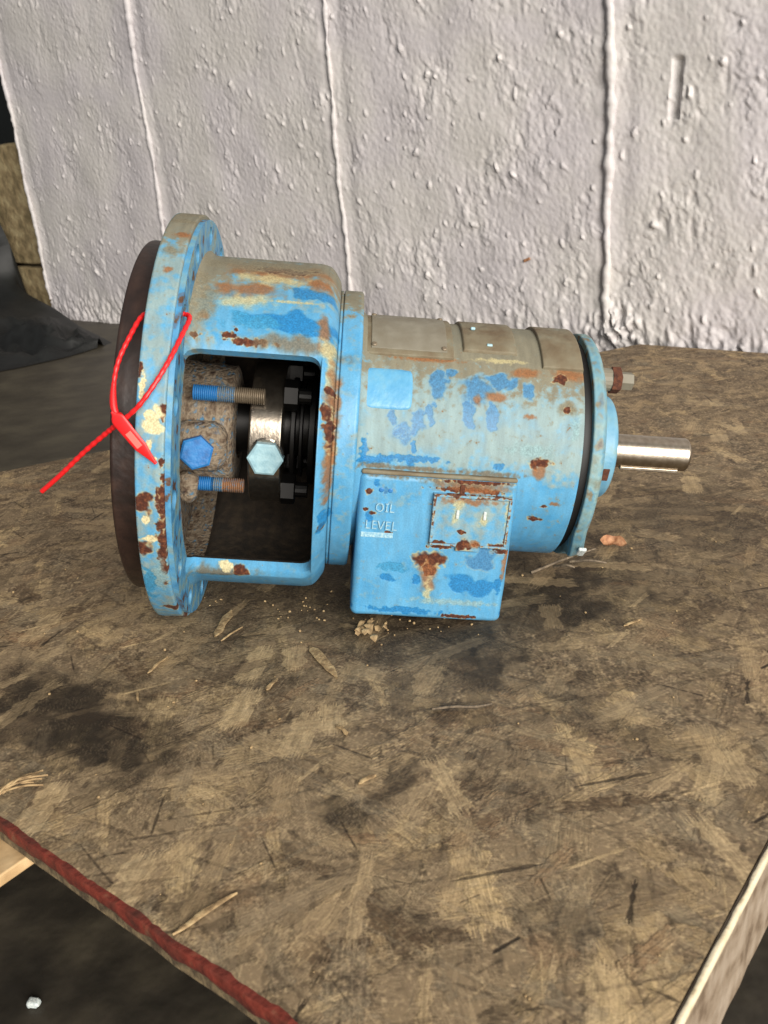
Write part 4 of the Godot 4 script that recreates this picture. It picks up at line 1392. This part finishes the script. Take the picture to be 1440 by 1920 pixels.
func make_tie() -> void:
	var root := Node3D.new()
	root.name = "cable_tie"
	root.transform = pump.transform
	add_child(root)
	tag(root, "red plastic cable tie looped through a hole of the blue flange", "cable tie")
	var place := func(o: MeshInstance3D) -> MeshInstance3D:
		o.position = pump_shift
		return o
	# beaded strand: head, down the rim from the hole, through it, and back in front of the dark cover
	var loop := curve([Vector3(-0.0215, 0.0352, 0.1255), Vector3(-0.0125, 0.0445, 0.1262), Vector3(-0.0042, 0.0570, 0.1215), Vector3(0.0015, 0.0680, 0.1125), Vector3(0.0052, 0.0775, 0.1000), Vector3(0.0066, 0.0830, 0.0870), Vector3(0.0035, 0.0840, 0.0812), Vector3(-0.0040, 0.0838, 0.0810), Vector3(-0.0150, 0.0835, 0.0815), Vector3(-0.0185, 0.0825, 0.0900), Vector3(-0.0220, 0.0745, 0.1010), Vector3(-0.0262, 0.0630, 0.1100), Vector3(-0.0275, 0.0520, 0.1165), Vector3(-0.0265, 0.0420, 0.1220), Vector3(-0.0235, 0.0350, 0.1250)], 260)
	var rad := []
	for k in loop.size():
		var t := k / 260.0
		var r := 0.00130 + 0.00014 * sin(k * 1.05 + sin(k * 0.13))
		if t > 0.86:
			r = lerpf(0.00135, 0.0019, sin((t - 0.86) / 0.14 * PI))
		rad.append(r)
	var st := sft()
	tube(st, loop, rad, 10)
	place.call(obj("loop_strand", st, mats["red_plastic"], root))
	var tail := curve([Vector3(-0.0225, 0.0345, 0.1245), Vector3(-0.0300, 0.0275, 0.1200), Vector3(-0.0440, 0.0140, 0.1160), Vector3(-0.0580, -0.0010, 0.1130), Vector3(-0.0700, -0.0130, 0.1100)], 110)
	rad = []
	for k in tail.size():
		var t := k / 110.0
		rad.append(lerpf(0.0018, 0.00135, minf(t * 5.0, 1.0)) + (0.00016 * sin(k * 1.0) if t < 0.72 and t > 0.15 else 0.00005))
	st = sft()
	tube(st, tail, rad, 10)
	place.call(obj("tail_strand", st, mats["red_plastic"], root))
	# head and pointed tag
	st = sft()
	var dir := Vector3(0.62, -0.70, 0.10).normalized()
	var side := dir.cross(Vector3(0, 0, 1)).normalized()
	var nrm := side.cross(dir).normalized()
	rbox(st, Vector3(-0.0215, 0.0345, 0.1265), Vector3(0.0105, 0.0060, 0.0046), 0.0014, Basis(dir, side, nrm))
	place.call(obj("locking_head", st, mats["red_plastic"], root))
	st = sft()
	var rows_t := []
	var rows_b := []
	var start := Vector3(-0.0262, 0.0405, 0.1275)
	var stop := Vector3(-0.0035, 0.0148, 0.1305)
	for k in 25:
		var t := k / 24.0
		var w := 0.0032 * smoothstep(0.0, 0.15, t) * (1.0 - 0.25 * t) * clampf((1.0 - t) * 3.0, 0.10, 1.0) + 0.0006
		var p := start.lerp(stop, t) + nrm * (0.0012 * sin(t * PI))
		rows_t.append(PackedVector3Array([p - side * w + nrm * 0.0002, p - side * w * 0.7 + nrm * 0.0008, p + side * w * 0.7 + nrm * 0.0008, p + side * w + nrm * 0.0002]))
		rows_b.append(PackedVector3Array([p - side * w - nrm * 0.0004, p + side * w - nrm * 0.0004]))
	grid(st, rows_t, false)
	grid(st, rows_b, true)
	place.call(obj("tag_blade", st, mats["red_plastic"], root))
	st = sft()
	var mid := start.lerp(stop, 0.52) + nrm * 0.0022
	rbox(st, mid, Vector3(0.0095, 0.0034, 0.0005), 0.0002, Basis(dir, side, nrm))
	place.call(obj("printed_panel", st, mats["pink_label"], root))

# ---------------------------------------------------------------- loose bits

# a flat splinter from a to b (on the board), w wide, t thick, ragged
func splinter(a: Vector3, b: Vector3, w: float, t: float, sd: int, lift := 0.0006, mt := "splinter_wood", parent: Node = self, called := "wood_splinter") -> MeshInstance3D:
	var n := nz(sd, 90.0, 2)
	var mid := (a + b) * 0.5
	var d := (b - a).normalized()
	var s := d.cross(Vector3.UP).normalized()
	var top := []
	var bot := []
	for k in 9:
		var f := k / 8.0
		var p := a.lerp(b, f) - mid
		p.y += lift * sin(f * PI) + t * 0.5 + n.get_noise_2d(f * 0.03, 5.0) * t * 0.4
		var ww := w * 0.5 * (0.9 + n.get_noise_2d(f * 0.015, 1.0) * 0.35) * (clampf(minf(f * 9.0, (1.0 - f) * 5.0), 0.22, 1.0))
		var sk := s * n.get_noise_2d(f * 0.008, 9.0) * w * 0.3
		var row := PackedVector3Array()
		var rb := PackedVector3Array()
		for e in [-1.0, -0.6, 0.6, 1.0]:
			row.append(p + sk + s * ww * e + Vector3.UP * (t * 0.5 if absf(e) < 0.9 else 0.0))
			rb.append(p + sk + s * ww * e - Vector3.UP * (t * 0.5 if absf(e) < 0.9 else 0.0))
		top.append(row)
		bot.append(rb)
	var st := sft()
	grid(st, top, true)
	grid(st, bot, false)
	var o := obj(called, st, mats[mt], parent)
	o.position = mid
	return o


func make_litter() -> void:
	var g := "loose splinters lying on the board"
	for q in [
		[[-0.423, -0.325], [-0.440, -0.355], 0.0068, 0.0010, "broad tan wood flake lying just right of the flange's foot"],
		[[-0.414, -0.323], [-0.415, -0.343], 0.0016, 0.0010, "thin pale sliver beside the broad flake by the flange's foot"],
		[[-0.425, -0.273], [-0.429, -0.292], 0.0030, 0.0010, "short pale splinter in front of the flange, above the big dark stain"],
		[[-0.360, -0.347], [-0.322, -0.329], 0.0058, 0.0008, "wide pale strand flake in front of the window between flange and oil box"],
		[[-0.349, -0.298], [-0.352, -0.310], 0.0034, 0.0010, "greyish stub of wood in front of the wide pale strand flake"],
		[[-0.414, -0.256], [-0.405, -0.250], 0.0018, 0.0010, "tiny upright straw bit at the upper edge of the big dark stain"],
		[[-0.256, -0.151], [-0.250, -0.181], 0.0036, 0.0012, "long pale splinter near the board's red front edge"],
		[[-0.281, -0.290], [-0.292, -0.294], 0.0030, 0.0009, "tan splinter in the middle of the board in front of the oil box"],
		[[-0.251, -0.263], [-0.247, -0.272], 0.0040, 0.0012, "small yellow chip beside a dark spill in the board's middle"],
		[[-0.206, -0.465], [-0.200, -0.477], 0.0032, 0.0010, "pale chip on the bare board right of the oil box, below the end cover"],
	]:
		var a := Vector3(q[0][0], 0.0002, q[0][1])
		var b := Vector3(q[1][0], 0.0002, q[1][1])
		var o := splinter(a, b, q[2], q[3], int(absf(q[0][0]) * 7000.0))
		tag(o, q[4], "splinter", g)
	# curled brown leaf by the end cover
	var rows := []
	for i in 9:
		var row := PackedVector3Array()
		for k in 7:
			var u := i / 8.0 * 2.0 - 1.0
			var v := (k / 6.0 * 2.0 - 1.0) * sqrt(maxf(0.03, 1.0 - u * u)) * 0.62
			row.append(Vector3(u * 0.0095, 0.0012 + 0.010 * (v * v) + 0.004 * u * u + 0.0012 * sin(u * 5.0 + v * 3.0), v * 0.0085 + 0.002 * u * u))
		rows.append(row)
	var st := sft()
	grid(st, rows, true)
	var leaf := obj("leaf_scrap", st, mats["brown_leaf"])
	leaf.position = Vector3(-0.262, 0.001, -0.568)
	leaf.rotation = Vector3(0.35, 0.5, -0.1)
	tag(leaf, "curled light brown leaf scrap beside the pump's end cover", "leaf")
	# twig with side shoots behind the oil box
	var tw := Node3D.new()
	tw.name = "dry_twig"
	tw.position = Vector3(-0.270, 0, -0.525)
	add_child(tw)
	tag(tw, "thin dry forked twig on the board below the pump's end cover", "twig")
	for q in [[Vector3(-0.020, 0.002, 0.026), Vector3(0.003, 0.004, -0.026)], [Vector3(-0.004, 0.003, 0.0), Vector3(0.018, 0.002, -0.012)], [Vector3(-0.010, 0.003, 0.012), Vector3(0.006, 0.006, 0.012)]]:
		st = sft()
		var mid: Vector3 = (q[0] + q[1]) * 0.5 + Vector3(0.003, 0.003, 0.002)
		tube(st, curve([q[0], mid, q[1]], 10), [0.0011, 0.0012, 0.0011, 0.001, 0.001, 0.001, 0.0009, 0.0009, 0.0008, 0.0007, 0.0006], 6)
		obj("shoot", st, mats["grey_twig"], tw)
	# grey fibre on the dark spill
	st = sft()
	tube(st, curve([Vector3(-0.013, 0.001, 0.009), Vector3(-0.003, 0.002, 0.002), Vector3(0.006, 0.0015, -0.004), Vector3(0.012, 0.001, -0.012)], 14), [0.0005, 0.0007, 0.0008, 0.0008, 0.0008, 0.0008, 0.0008, 0.0008, 0.0008, 0.0008, 0.0008, 0.0007, 0.0006, 0.0005, 0.0004], 6)
	var fib := obj("grey_fibre", st, mats["grey_twig"])
	fib.position = Vector3(-0.243, 0, -0.341)
	tag(fib, "curved grey fibre lying on the dark spill right of the middle", "fibre")
	# straw tuft at the left end of the red edge
	var tuft := Node3D.new()
	tuft.name = "straw_tuft"
	tuft.position = Vector3(-0.396, 0, -0.165)
	add_child(tuft)
	tag(tuft, "tuft of pale straw splinters at the left end of the red edge", "straw")
	for k in 8:
		var a := Vector3(rng.randf_range(-0.008, 0.000), 0.0006 + k * 0.0004, rng.randf_range(0.002, 0.010))
		var b := Vector3(rng.randf_range(0.0, 0.012), 0.001 + k * 0.0004, rng.randf_range(-0.020, -0.006))
		var o := splinter(a, b, 0.0016, 0.0010, 900 + k, 0.002, "splinter_wood", tuft, "straw")
	# crumpled shavings in front of the oil box
	var sh := Node3D.new()
	sh.name = "wood_shavings"
	sh.position = Vector3(-0.336, 0, -0.378)
	add_child(sh)
	tag(sh, "crumpled heap of yellow wood shavings before the oil box's left corner", "shavings")
	for k in 12:
		var a := Vector3(rng.randf_range(-0.009, 0.006), 0.0006 + rng.randf() * 0.002, rng.randf_range(-0.006, 0.006))
		var b := a + Vector3(rng.randf_range(-0.009, 0.009), rng.randf_range(-0.001, 0.003), rng.randf_range(-0.008, 0.008))
		splinter(a, b, 0.0045, 0.0008, 950 + k, 0.003, "splinter_wood", sh, "shaving")
	# crumbs: nobody would count them
	st = sft()
	for k in 110:
		var p := Vector3(rng.randf_range(-0.62, -0.09), 0.0003, rng.randf_range(-0.62, -0.16))
		var r := rng.randf_range(0.0003, 0.0009)
		hexhead(st, p, Vector3(rng.randf_range(-0.5, 0.5), 1, rng.randf_range(-0.5, 0.5)), r, r * 1.1, rng.randf() * 3.0, 5, 0.45)
	for k in 45:
		var a := rng.randf()
		var q := Vector2(-0.474, -0.362).lerp(Vector2(-0.268, -0.430), a) + Vector2(rng.randfn(0.0, 0.012), absf(rng.randfn(0.0, 0.016)))
		var r := rng.randf_range(0.0003, 0.0010)
		hexhead(st, Vector3(q.x, 0.0003, q.y), Vector3(rng.randf_range(-0.5, 0.5), 1, rng.randf_range(-0.5, 0.5)), r, r * 1.1, rng.randf() * 3.0, 5, 0.45)
	var cr := obj("wood_crumbs", st, mats["splinter_wood"])
	tag(cr, "scattered pale crumbs of wood over the board", "crumbs", "", "stuff")
	# white crumb on the floor
	st = sft()
	rbox(st, Vector3.ZERO, Vector3(0.0065, 0.004, 0.005), 0.0016, Basis(Vector3.UP, 0.5), 3, func(q: Vector3) -> float: return sin(q.x * 1900.0) * 0.0005)
	var wc := obj("white_crumb", st, mats["white_paint"])
	wc.position = Vector3(-0.378, LOW_Y + 0.002, -0.138)
	tag(wc, "white crumb of plaster on the dark floor in front of the red edge", "crumb")
